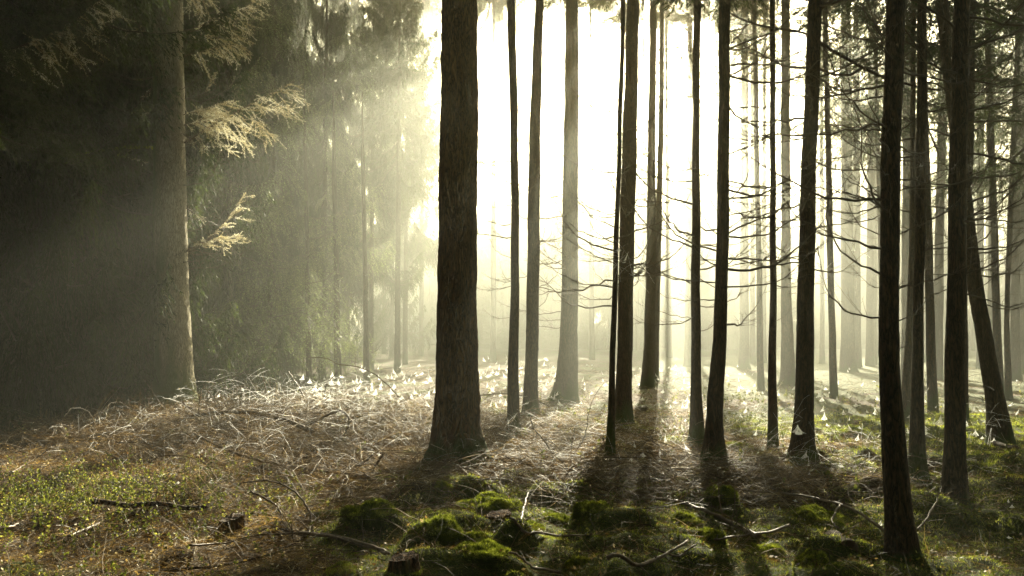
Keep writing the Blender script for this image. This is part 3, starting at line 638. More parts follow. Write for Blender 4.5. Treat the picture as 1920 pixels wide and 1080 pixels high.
def add_web(mb, src, pos, s, rot):
    c, s_ = math.cos(rot), math.sin(rot); off = 0
    tl = math.sin(rot * 37) * .5; V = np.concatenate(src.V) * s; V = V + np.stack([V[:, 2] * tl, V[:, 2] * 0, V[:, 0] * tl * .5], -1); V = np.stack([V[:, 0] * c - V[:, 1] * s_, V[:, 0] * s_ + V[:, 1] * c, V[:, 2]], -1) + np.asarray(pos)
    mb.add(V, Q=np.concatenate(src.Q), T=np.concatenate(src.T))
mb = MB(); wr = random.Random(21)
def web_zone(n, px0, px1, py0, py1, lift, s0, s1):
    for _ in range(n):
        p = gnd(wr.uniform(px0, px1), wr.uniform(py0, py1)); z = hz(p.x, p.y) + wr.uniform(.03, lift)
        add_web(mb, WT[wr.randrange(10)], (p.x, p.y, z), wr.uniform(s0, s1), wr.uniform(0, 6))
web_zone(120, 560, 815, 735, 800, .75, .7, 1.5); web_zone(60, 380, 620, 770, 830, .5, .5, 1.0)
web_zone(110, 895, 1055, 690, 775, .5, .8, 1.7); web_zone(60, 1055, 1300, 690, 760, .3, .7, 1.4)
web_zone(90, 1250, 1660, 690, 800, .25, .7, 1.4); web_zone(50, 1150, 1660, 800, 905, .15, .5, 1.0); web_zone(40, 1700, 1920, 720, 860, .2, .6, 1.2)
web_zone(22, 300, 800, 850, 960, .1, .3, .6); web_zone(14, 1250, 1900, 900, 1000, .06, .3, .6)
# loose threads strung between the twigs
n = 5200; x = np.concatenate([rng.normal(-2.4, 1.6, n // 2), rng.uniform(-1, 5, n - n // 2)]); y = np.concatenate([rng.normal(11.6, 1.2, n // 2), rng.uniform(8, 17, n - n // 2)])
z = gz(x, y) + np.concatenate([rng.uniform(.05, .75, n // 2) * np.clip(brushy(x[:n // 2], y[:n // 2]), .1, 1), rng.uniform(.02, .2, n - n // 2)])
d = norm(rng.normal(size=(n, 3)) * [1, 1, .5]); P = curve_paths(np.stack([x, y, z], -1), d, rng.uniform(.08, .4, n), np.tile([[0, 0, -.25]], (n, 1)), 5, .05)
ribbons(mb, P, np.full((n, 5), .0013))
tag(mb.build('cobwebs', M_web, attr='v'), kind='stuff')
def web_thing(px, py, Yd, s, label, strands=14, seed=0):
    r = np.random.default_rng(seed + 900); c = at(px, py, Yd); mb = MB(); add_web(mb, WT[seed % 6], (0, 0, 0), s, seed)
    p0 = r.normal(size=(strands, 3)) * [.12, .05, .12] * s; dd = norm(r.normal(size=(strands, 3)) * [1, .3, 1])
    ribbons(mb, curve_paths(p0, dd, r.uniform(.12, .35, strands) * s, np.tile([[0, 0, -.35]], (strands, 1)), 6, .04, r), np.full((strands, 6), .0018), side=norm(r.normal(size=(strands, 3))))
    tag(mb.build('cobweb', M_web, attr='v'), label, 'cobweb').location = c
web_thing(1497, 812, 8.95, 1.5, 'tangled white web wrapped over the lower bark of the web-hung trunk', 26, 1)
web_thing(1508, 858, 8.9, 1.0, 'drooping torn web near the foot of the web-hung trunk', 14, 2)
web_thing(1170, 492, 9.5, 1.1, 'bright little web hung between the thinnest leaning trunk and the thick one behind', 16, 3)
web_thing(1160, 470, 9.5, .7, 'small frayed web just above the bright one on the leaning trunk', 12, 4)
web_thing(1762, 795, 11.5, 1.6, 'large glowing web between the mossy-footed and second thick black trunks', 14, 5)
web_thing(348, 1052, 5.9, .9, 'low dish web close to the bottom left foreground stump', 16, 6)
web_thing(348, 1016, 6.3, .7, 'smaller dish web right above the low one at bottom left', 12, 7)
web_thing(112, 1010, 6.4, .8, 'pointed web in the golden litter at lower left', 12, 8)
web_thing(1600, 470, 18, 1.6, 'bell-shaped web floating before the far haze left of the nearest black trunk', 8, 9)
web_thing(1385, 905, 8.2, .9, 'bright web beside the foot of the curved-foot trunk', 12, 10)
web_thing(635, 776, 10.6, 1.7, 'brightest web caught in the looped dead branch', 18, 11)
web_thing(1838, 790, 10.9, 1.5, 'web strung in front of the leaning brown trunk', 22, 12)

# ------------------------------------------------------------------ fallen branches, sticks, saplings (each its own thing)
def fallen(pts, r0, r1, label, m=None, name='fallen_branch', cat='branch', twigs=6, seed=0, lift=0.0, jit=.004, group=None):
    """pts: (px, py, distance or None for lying on the ground)"""
    r = np.random.default_rng(seed + 400)
    def put(a, b, c):
        if c:
            v = at(a, b, c)
            if v.z > hz(v.x, v.y) + .03: return list(v)
        v = onground(a, b); v = v + (Vector((0, 0, H)) - v) * .01; v.z += r0 + .015 + lift; return list(v)
    W_ = np.array([put(a, b, c) for a, b, c in pts])
    n = len(W_); t = np.linspace(0, n - 1, n * 6); i = np.clip(t.astype(int), 0, n - 2); f = (t - i)[:, None]
    g = lambda k: W_[np.clip(k, 0, n - 1)]
    p0, p1, p2, p3 = g(i - 1), g(i), g(i + 1), g(i + 2)
    P = .5 * (2 * p1 + (p2 - p0) * f + (2 * p0 - 5 * p1 + 4 * p2 - p3) * f ** 2 + (3 * p1 - p0 - 3 * p2 + p3) * f ** 3)
    P += r.normal(size=P.shape) * jit; gg = height(P[:, 0], P[:, 1]); P[:, 2] = np.where((P[:, 2] < gg + .12), np.maximum(P[:, 2], gg + r0 + .02 + lift), P[:, 2]); P[1:-1, 2] = (P[:-2, 2] + P[1:-1, 2] * 2 + P[2:, 2]) / 4; o = P[0].copy(); P -= o
    mb = MB(); K = len(P); rad = np.linspace(r0, r1, K) * (1 + r.normal(size=K) * .07)
    tubes(mb, P, rad, 8 if r0 > .012 else 5, a=r.normal(size=1) * .1)
    mb.add([P[0] , P[-1]]); s_ = 8 if r0 > .012 else 5
    T = [[k, K * s_, (k + 1) % s_] for k in range(s_)] + [[(K - 1) * s_ + k, (K - 1) * s_ + (k + 1) % s_, K * s_ + 1] for k in range(s_)]
    mb.T.append(np.array(T, np.int32)); mb.tm.append(np.zeros(len(T), np.int32))
    if twigs:
        ts = r.uniform(.1, .98, twigs); q = interp(P, ts); L0 = np.linalg.norm(P[-1])
        dd = norm(r.normal(size=(twigs, 3)) + [0, 0, .35]); L = r.uniform(.06, .24, twigs) * max(L0, .5)
        tubes(mb, curve_paths(q, dd, L, r.normal(size=q.shape) * .3, 6, .08, r), np.linspace(min(r1 * .8, .005), .0012, 6)[None] * np.ones((twigs, 1)), 3)
    ob = mb.build(name, m or M_brush, attr='v', smooth=True); tag(ob, label, cat, group); ob.location = o; return ob
F = fallen
F([(60, 832, 11.5), (170, 822, 11.5), (290, 800, 11.3), (360, 781, 11.2), (425, 773, 11), (480, 775, 10.9), (530, 786, 10.7), (590, 812, 10.4)], .020, .034, 'long arching dead branch bowed over the brush pile by the left trunk', M_wood, seed=1, twigs=14)
F([(574, 798, 10.6), (616, 778, 10.6), (637, 770, 10.5), (652, 781, 10.4), (655, 796, 10.4), (647, 812, 10.3)], .018, .010, 'dark dead branch curled into a loop at the end of the arching one', M_wood, seed=2, twigs=3)
F([(361, 811, 9.8), (418, 840, 9.3), (475, 860, 9.0), (538, 874, 8.8), (605, 884, 8.6), (700, 905, 8.2)], .012, .020, 'long dark branch slanting down right across the brush pile', M_wood, seed=3, twigs=10)
F([(582, 670, 13), (613, 672, 13), (634, 683, 12.9), (668, 687, 12.8), (697, 699, 12.6), (723, 718, 12.5), (748, 745, 12.3)], .006, .011, 'thin high arch of twig rising above the webbed brush', seed=4, twigs=5)
F([(611, 912, None), (640, 892, None), (680, 868, 8.8), (699, 852, 8.9)], .013, .009, 'pale straight stick leaning up from the litter left of the thickest trunk', M_wood, seed=5, twigs=2)
F([(697, 886, None), (718, 853, 8.6)], .011, .013, 'short dark stub of stick beside the pale straight stick', M_bark, name='stick', cat='stick', seed=6, twigs=0)
F([(173, 947, 6.9), (250, 956, 6.9), (330, 966, 6.9), (388, 973, 6.9)], .024, .018, 'thick dark straight branch lying across the sunlit leaves at lower left', M_bark, seed=7, twigs=2, lift=.07)
F([(452, 967, None), (520, 974, None), (588, 986, None)], .013, .009, 'reddish branch continuing right from behind the small stump', M_wood, seed=8, twigs=4)
F([(128, 1012, None), (190, 987, None), (255, 962, 6.85)], .012, .016, 'brown branch forking up to the thick dark straight branch', M_wood, seed=9, twigs=4)
F([(-20, 1004, None), (10, 996, None), (34, 989, None)], .012, .010, 'bleached stick end at the left edge', M_wood, name='stick', cat='stick', seed=10, twigs=1)
F([(355, 1030, None), (430, 1022, None), (505, 1010, None), (560, 1005, None), (620, 1010, None), (680, 1024, None), (730, 1042, None)], .008, .012, 'long low bent branch in front of the small stump', M_wood, seed=11, twigs=9)
F([(300, 1079, None), (400, 1068, None), (470, 1056, None), (530, 1036, None), (575, 1008, None)], .010, .006, 'dark thin branch along the bottom edge left of centre', M_bark, seed=12, twigs=9)
F([(450, 906, 7.0), (500, 901, 7.0), (535, 912, 6.9), (565, 935, 6.8), (580, 962, 6.7), (583, 990, 6.5), (574, 1008, 6.4)], .006, .010, 'thin dark twig arching into a half hoop right of the small stump', M_twig, seed=13, twigs=12)
F([(470, 922, 7.1), (500, 936, 7.0), (520, 950, 6.9), (530, 972, 6.8)], .011, .007, 'pale pinkish stick inside the half hoop twig', M_wood, name='stick', cat='stick', seed=14, twigs=2)
F([(1095, 898, 8.6), (1157, 916, 8.1), (1220, 932, 7.7), (1284, 950, 7.2), (1329, 971, 6.9), (1373, 988, 6.6), (1420, 1013, 6.3)], .012, .022, 'long pale branch descending right through the centre brush', M_wood, seed=15, twigs=22)
F([(1100, 880, 8.5), (1180, 897, 8.2), (1262, 918, 7.8), (1330, 925, 7.5)], .008, .010, 'thin bleached branch above the long descending one', M_wood, seed=16, twigs=14)
F([(1395, 925, 7.6), (1460, 924, 7.5), (1513, 931, 7.2), (1565, 943, 6.9), (1611, 961, 6.6), (1664, 1006, None)], .010, .014, 'bowed grey branch reaching the nearest black trunk over a moss mound', M_wood, seed=17, twigs=6)
F([(1575, 945, 6.8), (1560, 975, 6.5), (1577, 1000, None)], .008, .006, 'short hooked stick under the bowed grey branch', M_wood, name='stick', cat='stick', seed=18, twigs=0)
F([(1140, 1080, None), (1195, 1069, None), (1234, 1055, None), (1290, 1022, None)], .014, .009, 'forked brown stick near the bottom edge right of centre', M_wood, seed=19, twigs=5)
F([(1210, 1030, None), (1250, 1044, None), (1305, 1062, None)], .008, .006, 'thin pale stick crossing the forked brown one', M_wood, name='stick', cat='stick', seed=20, twigs=1)
F([(1300, 950, None), (1340, 925, 7.2), (1400, 915, 7.4)], .007, .005, 'slender twig crossing in front of the dark moss cushion', seed=21, twigs=4)
F([(975, 992, None), (982, 960, 6.9), (990, 930, None)], .013, .009, 'upright reddish stick among the moss mounds below the thickest trunk', M_wood, name='stick', cat='stick', seed=22, twigs=1)
F([(955, 1014, None), (1000, 1016, None), (1060, 1012, None), (1110, 1010, None)], .011, .008, 'flat brown stick lying right of the moss mounds', M_wood, name='stick', cat='stick', seed=23, twigs=3)
F([(955, 1062, None), (1000, 1072, None), (1050, 1079, None)], .008, .011, 'pale twig at the bottom edge below the moss', M_wood, name='stick', cat='stick', seed=24, twigs=1)
F([(560, 1006, None), (620, 1013, None), (680, 1030, None), (725, 1046, None)], .013, .010, 'stout brown branch running down to the reddish stump', M_wood, seed=25, twigs=2)
F([(1865, 838, None), (1895, 846, None), (1930, 858, None)], .035, .03, 'mossy log lying at the foot of the leaning brown trunk', M_bark, name='fallen_log', cat='log', seed=26, twigs=0)
F([(1660, 862, 8.2), (1690, 858, 8.2), (1730, 850, 8.3)], .008, .006, 'bare twig poking out right of the nearest black trunk', seed=27, twigs=3)
F([(1480, 1000, None), (1400, 1010, None), (1340, 1020, None)], .012, .008, 'brown branch on the moss between centre and lower right', M_wood, seed=28, twigs=8)
F([(1720, 1000, None), (1745, 960, 6.6), (1765, 915, 7.2)], .009, .006, 'curved bare twig between the two black trunks at lower right', seed=29, twigs=4)
F([(895, 742, 14.5), (940, 738, 14.6), (990, 745, 14.4), (1030, 762, 14.0)], .012, .010, 'pale bowed branch behind the slim dark trunk', M_wood, seed=30, twigs=6)
F([(1054, 890, 8.9), (1080, 845, 9.0), (1097, 815, 9.1), (1107, 761, 9.2), (1129, 722, 9.2), (1149, 711, 9.2)], .007, .002, 'tall thin bare sapling curving toward the thinnest leaning trunk', M_twig, name='sapling', cat='sapling', seed=31, twigs=7)
F([(1043, 866, 9.0), (1019, 824, 9.0), (1000, 802, 9.1), (994, 782, 9.1)], .010, .005, 'dark bare stem leaning left behind the centre brush', M_twig, name='sapling', cat='sapling', seed=32, twigs=3)
F([(1075, 905, 8.4), (1070, 860, 8.5), (1078, 800, 8.6)], .005, .002, 'fine upright bare sapling beside the tall curving one', M_twig, name='sapling', cat='sapling', seed=33, twigs=9)
F([(1190, 860, 9.0), (1205, 835, 9.0), (1222, 826, 9.0), (1240, 845, 8.9), (1262, 880, 8.8)], .010, .005, 'mossy branch arching over webs right of the thinnest leaning trunk', M_twig, seed=34, twigs=14)
F([(365, 812, 11), (372, 770, 11.2), (380, 728, 11.4), (398, 745, 11.3), (412, 775, 11.1)], .009, .006, 'pale twig bent to a sharp peak against the left trunk foot', seed=35, twigs=12)
F([(570, 745, 12), (558, 722, 12.1), (541, 697, 12.2)], .012, .007, 'dark twig standing up from the webbed brush, left of two', M_wood, name='stick', cat='stick', seed=36, twigs=3)
F([(608, 745, 12), (612, 722, 12.1), (632, 699, 12.2)], .010, .007, 'curved twig standing up from the webbed brush, right of two', M_wood, name='stick', cat='stick', seed=37, twigs=3)
F([(495, 760, 11.6), (500, 740, 11.7), (494, 712, 11.8), (507, 728, 11.7), (520, 752, 11.6)], .010, .006, 'whitish forked twig peaking above the arching dead branch', seed=38, twigs=14)
F([(20, 890, 8.8), (55, 868, 9.0), (97, 838, 9.3)], .011, .006, 'slanting bare branch at the dark left edge of the sprigs', M_wood, seed=39, twigs=3)
F([(200, 850, 9.0), (235, 865, 8.8), (290, 890, 8.4), (330, 908, 8.2)], .008, .010, 'pale twig running down through the green sprigs', M_wood, seed=40, twigs=5)
F([(280, 868, 8.0), (300, 855, 8.1), (345, 855, 8.0), (385, 870, 7.8), (410, 905, 7.5)], .007, .004, 'low hoop of frosted twigs over the green sprigs', seed=41, twigs=26)

# ------------------------------------------------------------------ moss mounds, stumps
def mound(px, py, w, h, label, lit=0, seed=0, name='moss_mound', cat='moss', flat=False):
    c = onground(px, py); Yd = c.y; rx = w / 2 * 1.15 * Yd / FPX; hh = h * .78 * Yd / FPX; ry = rx * .85
    c = Vector((c.x, c.y + ry * .6, hz(c.x, c.y + ry * .6) - .01)); r = np.random.default_rng(seed + 70)
    nu, nv = 40, 16; u = np.arange(nu) * 2 * math.pi / nu; v = np.linspace(0, 1, nv) ** .8
    U, Vv = np.meshgrid(u, v)
    prof = np.cos(Vv * math.pi / 2) ** (.3 if flat else .55) * .85
    bump = 1 + .42 * np.minimum(Vv * 2.5, 1) * (vn(np.cos(U) * 2.2 * Vv + seed * 3.1 + 9, np.sin(U) * 2.2 * Vv + 4) - .5) * 2 + .12 * (vn(np.cos(U) * 8 * Vv + 9, np.sin(U) * 8 * Vv + seed) - .5) * 2
    Xm = rx * Vv * np.cos(U) * (1 + .25 * (bump - 1)); Ym = ry * Vv * np.sin(U); Zm = hh * prof * bump - .04 * (Vv > .98)
    P = np.stack([Xm, Ym, Zm], -1); i = np.arange(nv - 1)[:, None] * nu; j = np.arange(nu)[None]; j2 = (j + 1) % nu
    mb = MB(); mb.add(P, Q=np.stack([i + j, i + nu + j, i + nu + j2, i + j2], -1), m=0, a=np.full(P.shape[:2], -.25))
    ob = mb.build(name, [M_moss], smooth=True, attr='v'); ob.location = c; tag(ob, label, cat)
    n = int(9000 * (rx / .2) ** .8); a_, b_ = r.uniform(0, nu, n), np.sqrt(r.uniform(0, 1, n)) * (nv - 1.01)
    ai, bi = a_.astype(int) % nu, b_.astype(int); fa, fb = (a_ % 1)[:, None], (b_ % 1)[:, None]; an = (ai + 1) % nu
    p = (P[bi, ai] * (1 - fa) + P[bi, an] * fa) * (1 - fb) + (P[bi + 1, ai] * (1 - fa) + P[bi + 1, an] * fa) * fb
    nr = norm(p / np.array([rx, ry, hh]) ** 2 + [0, 0, 1e-3]); d = norm(nr + norm(r.normal(size=(n, 3))) * .55 + [0, 0, .3])
    mb = MB(); blades(mb, p - nr * .003, d, r.uniform(.010, .026, n), np.full(n, .0045), a=r.normal(size=n) * .14 + (vn(p[:, 0] * 30 + 50, p[:, 1] * 30 + 50) - .4) * .35)
    mb.build('moss_fronds', M_moss, ob, attr='v'); return ob
MO = [(690, 1008, 96, 46, 'largest round green moss cushion in the left centre foreground', False),
      (822, 1004, 80, 44, 'moss mound with a dark earthy face right of the largest cushion', False),
      (915, 962, 112, 34, 'broad moss ridge with a sunlit rim below the thickest trunk', False),
      (832, 944, 32, 20, 'small dark moss tuft close under the thickest trunk', False),
      (795, 945, 38, 18, 'low dark moss tuft beside the white-leaved seedling', False),
      (990, 996, 58, 20, 'small curved moss pad under the upright reddish stick', False),
      (1036, 980, 56, 20, 'bright green moss pad right of the upright reddish stick', False),
      (1112, 985, 62, 30, 'green moss heap under the centre brush', False),
      (1356, 950, 52, 32, 'dark moss cushion in the shadow of the curved-foot trunk', False),
      (1545, 982, 104, 44, 'big rounded moss mound beneath the bowed grey branch', False),
      (1292, 988, 56, 28, 'moss mound leaning against the long descending branch', False),
      (1607, 821, 50, 24, 'flat-topped mossy stone on the lit floor left of the nearest black trunk', True),
      (1535, 1068, 64, 36, 'sunlit-topped moss hump at the lower edge near the holed log', False),
      (1335, 1020, 50, 30, 'small lumpy moss hump at lower right of centre', False),
      (1165, 1035, 90, 26, 'pale sunlit moss patch rising near the bottom right of centre', False),
      (1085, 1068, 44, 26, 'tiny moss ball at the bottom edge right of centre', False),
      (905, 1062, 96, 32, 'lumpy moss mass at the bottom edge in the centre', False),
      (640, 1075, 60, 20, 'low moss pad at the bottom edge left of the reddish stump', False),
      (658, 1050, 44, 18, 'little moss lump left above the reddish stump', False),
      (730, 905, 50, 14, 'yellow-green moss shelf left of the thickest trunk foot', False),
      (1200, 812, 80, 14, 'long pale green moss swell behind the thinnest leaning trunk', False),
      (1385, 850, 54, 14, 'soft green moss swell right of the curved-foot trunk', False),
      (885, 1020, 60, 22, 'mossy lump in the middle of the shaded foreground', False),
      (965, 1030, 64, 22, 'mossy lump right of the shaded foreground middle', False),
      (1440, 1045, 60, 24, 'sunlit moss lump left of the holed log', False)]
for k, (a, b, c_, d_, lab, fl) in enumerate(MO): mound(a, b, c_, d_, lab, seed=k, flat=fl)

def stump(px, py, w, h, label, m, seed=0, lean=0.0):
    c = onground(px, py); rx = w / 2 * c.y / FPX; hh = h * c.y / FPX; r = np.random.default_rng(seed + 30)
    root = empty('tree_stump', c); tag(root, label, 'stump')
    nu, nv = 36, 12; u = np.arange(nu) * 2 * math.pi / nu; lob = 1 + .09 * np.sin(u * 5 + seed) + .06 * np.sin(u * 9)
    z = np.linspace(-.08, hh, nv); fl = 1 + .28 * np.exp(-np.maximum(z, 0) / (hh * .35))
    top = hh * (1 + .12 * np.sin(u + 1) + r.normal(size=nu) * .03)
    Z = np.where(np.arange(nv)[:, None] == nv - 1, top[None], z[:, None] * np.ones(nu)); RR = rx * lob[None] * fl[:, None] * (1 + r.normal(size=(nv, nu)) * .02)
    V = np.stack([RR * np.cos(u) + lean * Z, RR * np.sin(u), Z], -1); i = np.arange(nv - 1)[:, None] * nu; j = np.arange(nu)[None]; j2 = (j + 1) % nu
    mb = MB(); mb.add(V, Q=np.stack([i + j, i + j2, i + nu + j2, i + nu + j], -1), a=.2 * np.exp(-np.maximum(Z, 0) / .05)); mb.build('stump_bark', m, root, smooth=True, attr='v')
    mb = MB(); rim = V[-1] * [.985, .985, 1] - [0, 0, .002]; mb.add(np.concatenate([rim, rim * [.45, .45, 1] + [0, 0, -.006], [[lean * hh, 0, hh - .012]]]),
        Q=[[k, (k + 1) % nu, nu + (k + 1) % nu, nu + k] for k in range(nu)], T=[[nu + k, nu + (k + 1) % nu, 2 * nu] for k in range(nu)]); mb.build('cut_face', m, root, attr='v')
    n = 900; a = r.uniform(0, 2 * math.pi, n); zz = r.uniform(0, .35, n) ** 1.5 * hh; p = np.stack([np.cos(a) * rx * 1.2, np.sin(a) * rx * 1.2, zz], -1)
    mb = MB(); blades(mb, p, norm(p * [1, 1, 0] / rx + r.normal(size=(n, 3)) * .4 + [0, 0, .4]), r.uniform(.012, .03, n), np.full(n, .005), a=r.normal(size=n) * .15); mb.build('moss_collar', M_moss, root, attr='v')
stump(434, 1006, 40, 36, 'small grey weathered stump with a moss collar in the left foreground', M_bark, 1)
stump(757, 1074, 50, 30, 'low reddish rotten stump at the bottom edge left of centre', M_bark_red, 2)
stump(935, 985, 46, 22, 'dark rotten stump remnant under the sunlit moss ridge', M_bark_red, 3)
stump(1610, 800, 22, 10, 'little brown stump just behind the flat-topped mossy stone', M_bark_red, 4)
stump(1195, 780, 34, 16, 'mossy stump remnant right of the thick trunk foot in mid distance', M_bark_far, 5)
# sawn log end with a dark knot hole
c = onground(1592, 1046); root = empty('sawn_log', c + Vector((0, .02, .05))); tag(root, 'short sawn log with a dark round hole facing the viewer at lower right', 'log')
rr = 17 * c.y / FPX; u = np.arange(28) * 2 * math.pi / 28; lob = 1 + .08 * np.sin(u * 3)
mb = MB(); V = np.stack([np.stack([rr * lob * np.cos(u), np.full(28, yy), rr * 1.25 * lob * np.sin(u)], -1) for yy in (-.02, .10, .26)], 0)
mb.add(V, Q=[[k * 28 + j, k * 28 + (j + 1) % 28, (k + 1) * 28 + (j + 1) % 28, (k + 1) * 28 + j] for k in range(2) for j in range(28)]); mb.build('log_bark', M_bark, root, attr='v', smooth=True)
ho = np.stack([rr * .26 * np.cos(u), np.full(28, -.02), rr * .3 * np.sin(u) + .012], -1); hi = ho + [0, .06, 0]
mb = MB(); mb.add(np.concatenate([V[0], ho, hi, [[0, .04, .012]]]), Q=[[j, (j + 1) % 28, 28 + (j + 1) % 28, 28 + j] for j in range(28)] + [[28 + j, 28 + (j + 1) % 28, 56 + (j + 1) % 28, 56 + j] for j in range(28)], T=[[56 + j, 56 + (j + 1) % 28, 84] for j in range(28)])
mb.build('cut_face', M_wood, root, attr='v')
# pale seedling
mb = MB(); sprigs(4, 0, 0, .02, .02, .05, .1, .03, mb, 8) if False else None
p = onground(785, 948); mb = MB(); r = np.random.default_rng(2); P = curve_paths(np.zeros((5, 3)), norm(r.normal(size=(5, 3)) * [.5, .5, .1] + [0, 0, 1]), r.uniform(.05, .11, 5), np.zeros((5, 3)), 4, .02, r)
ribbons(mb, P, np.full((5, 4), .003)); q = np.repeat(P[:, -1], 4, 0); dd = norm(r.normal(size=(20, 3)) + [0, 0, .3]); s2 = norm(np.cross(dd, [0.1, 0, 1])); V = np.stack([q, q + dd * .014 + s2 * .009, q + dd * .03, q + dd * .014 - s2 * .009], 1)
mb.add(V, Q=np.arange(80).reshape(-1, 4), a=np.full(80, .5)); tag(mb.build('seedling', M_leaf, attr='v'), 'tiny pale-leaved seedling between dark moss tufts under the thickest trunk', 'seedling').location = p

# ------------------------------------------------------------------ boughs of the left trunk, sunlight painted into the needles
def px_bough(root, pts, Yd, label=None, gold=True, shoots=16, slen=.28, r0=.012, name='needled_bough', seed=0, dens=260, hang=.5, mats=None, bare=0):
    r = np.random.default_rng(seed + 600); o = np.array(root.location)
    W_ = np.array([list(at(a, b, Yd + dy)) for a, b, dy in pts]) - o
    P = interp(W_, np.linspace(0, 1, 18)); P[1:-1] = (P[:-2] + P[2:] + P[1:-1] * 2) / 4; P += r.normal(size=P.shape) * .005
    mb = MB(); tubes(mb, P, np.linspace(r0, .003, 18), 6); Lb = np.linalg.norm(P[-1] - P[0])
    ax = norm((P[-1] - P[0])[None])[0]
    if shoots:
        needle_spray(mb, P[9:], r, Lb * .5, .022, dens, .003, wd=.0048)
    for k in range(shoots):
        tt = .12 + .86 * (k + r.uniform(-.4, .4)) / shoots; p0 = interp(P, np.array([np.clip(tt, 0, .99)])); s = 1 if k % 2 else -1
        L = slen * 1.25 * (1.15 - .75 * abs(tt - .45)) * r.uniform(.6, 1.3)
        d = norm(np.array([ax * r.uniform(.5, 1.0) + np.array([0, s * .55, -hang * r.uniform(.5, 1.2)]) + r.normal(size=3) * .15]))
        Q = curve_paths(p0, d, [L], np.array([[.1 * ax[0], 0, -.12]]), 6, .07, r)[0]; needle_spray(mb, Q, r, L, .028, dens, .0025, wd=.0055, a=.2 * math.sin(k))
        for _ in range(int(L * 14)):
            t2 = r.uniform(.25, .9); pp = interp(Q, np.array([t2])); l2 = L * r.uniform(.25, .5)
            d2 = norm(d + r.normal(size=(1, 3)) * .5); needle_spray(mb, curve_paths(pp, d2, [l2], np.array([[0, 0, -.1]]), 4, .05, r)[0], r, l2, .026, dens, .002, wd=.0055, a=.2 * math.sin(k))
    if bare:
        p0 = interp(P, r.uniform(0, .6, bare)); d = norm(r.normal(size=(bare, 3)) + [.2, 0, -.5])
        tubes(mb, curve_paths(p0, d, r.uniform(.12, .5, bare), r.normal(size=(bare, 3)) * .5, 7, .2, r), np.linspace(.0035, .0014, 7)[None] * np.ones((bare, 1)), 3, m=2)
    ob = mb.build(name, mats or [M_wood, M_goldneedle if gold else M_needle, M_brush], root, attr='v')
    if label: ob['label'] = label
    return ob
B = lambda *a, **k: px_bough(t_left, *a, **k)
YL = t_left.location.y
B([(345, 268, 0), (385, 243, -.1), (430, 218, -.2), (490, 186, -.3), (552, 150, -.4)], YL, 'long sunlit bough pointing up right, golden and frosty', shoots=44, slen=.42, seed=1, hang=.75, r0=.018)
B([(343, 215, 0), (380, 205, -.2), (430, 188, -.4)], YL, shoots=22, slen=.30, seed=2, hang=.3)
B([(343, 235, 0), (375, 225, -.3), (420, 212, -.5)], YL, shoots=20, slen=.28, seed=3, hang=.3)
B([(345, 58, 0), (400, 40, -.2), (445, 22, -.3), (490, -4, -.4)], YL, 'upper sunlit bough rising to the picture top', shoots=34, slen=.30, seed=4, hang=.5)
B([(343, 66, 0), (385, 66, -.2), (420, 74, -.3), (456, 66, -.4)], YL, shoots=18, slen=.22, seed=5, hang=.35)
B([(343, 106, 0), (385, 95, -.3), (420, 84, -.4), (462, 88, -.5)], YL, shoots=26, slen=.26, seed=6, hang=.7)
B([(343, 0, 0), (365, -6, -.2), (392, -12, -.3)], YL, shoots=16, slen=.3, seed=7, hang=1.0, bare=10)
B([(384, 178, -.3), (392, 160, -.3), (404, 136, -.3)], YL, shoots=12, slen=.1, seed=8, hang=.0, r0=.008)
B([(348, 472, 0), (385, 452, -.2), (420, 420, -.3), (440, 392, -.3), (458, 366, -.3)], YL, 'lowest sunlit bough with a forked frosty tip', shoots=20, slen=.2, seed=9, hang=.15, bare=30)
B([(425, 405, -.3), (450, 410, -.3), (478, 413, -.3)], YL, shoots=8, slen=.08, seed=10, hang=.1, r0=.007)
B([(352, 468, 0), (400, 448, -.3), (450, 444, -.4)], YL, shoots=26, slen=.24, seed=11, hang=.15, bare=26)
B([(288, 62, 0), (245, 58, -.2), (215, 48, -.3), (190, 38, -.3)], YL, 'golden bough on the shaded left side of the trunk', shoots=22, slen=.24, seed=12, hang=.5)
B([(288, 160, 0), (278, 170, -.2), (268, 186, -.2)], YL, shoots=5, slen=.08, seed=13, hang=.2, r0=.006)
B([(288, 216, 0), (275, 208, -.2), (260, 200, -.2)], YL, shoots=8, slen=.12, seed=14, hang=.5, r0=.006)
B([(288, 308, 0), (262, 298, -.2), (232, 294, -.2)], YL, shoots=7, slen=.08, seed=15, hang=.1, r0=.006)
B([(340, 250, -.3), (360, 262, -.4), (375, 280, -.4)], YL, 'tangle of dry twigs hanging below the golden bough', shoots=4, slen=.15, seed=16, hang=.6, bare=46)
B([(350, 390, 0), (365, 400, -.2), (380, 412, -.3)], YL, shoots=4, slen=.15, seed=17, hang=.2, bare=22)
B([(288, 277, 0), (230, 276, -.3), (150, 288, -.6), (80, 300, -.9), (-30, 304, -1.2)], YL, 'long bare mossy bough reaching left', gold=False, shoots=8, slen=.22, seed=18, hang=1.2, r0=.034, name='mossy_bough', bare=26, mats=[M_moss, M_moss, M_twig])
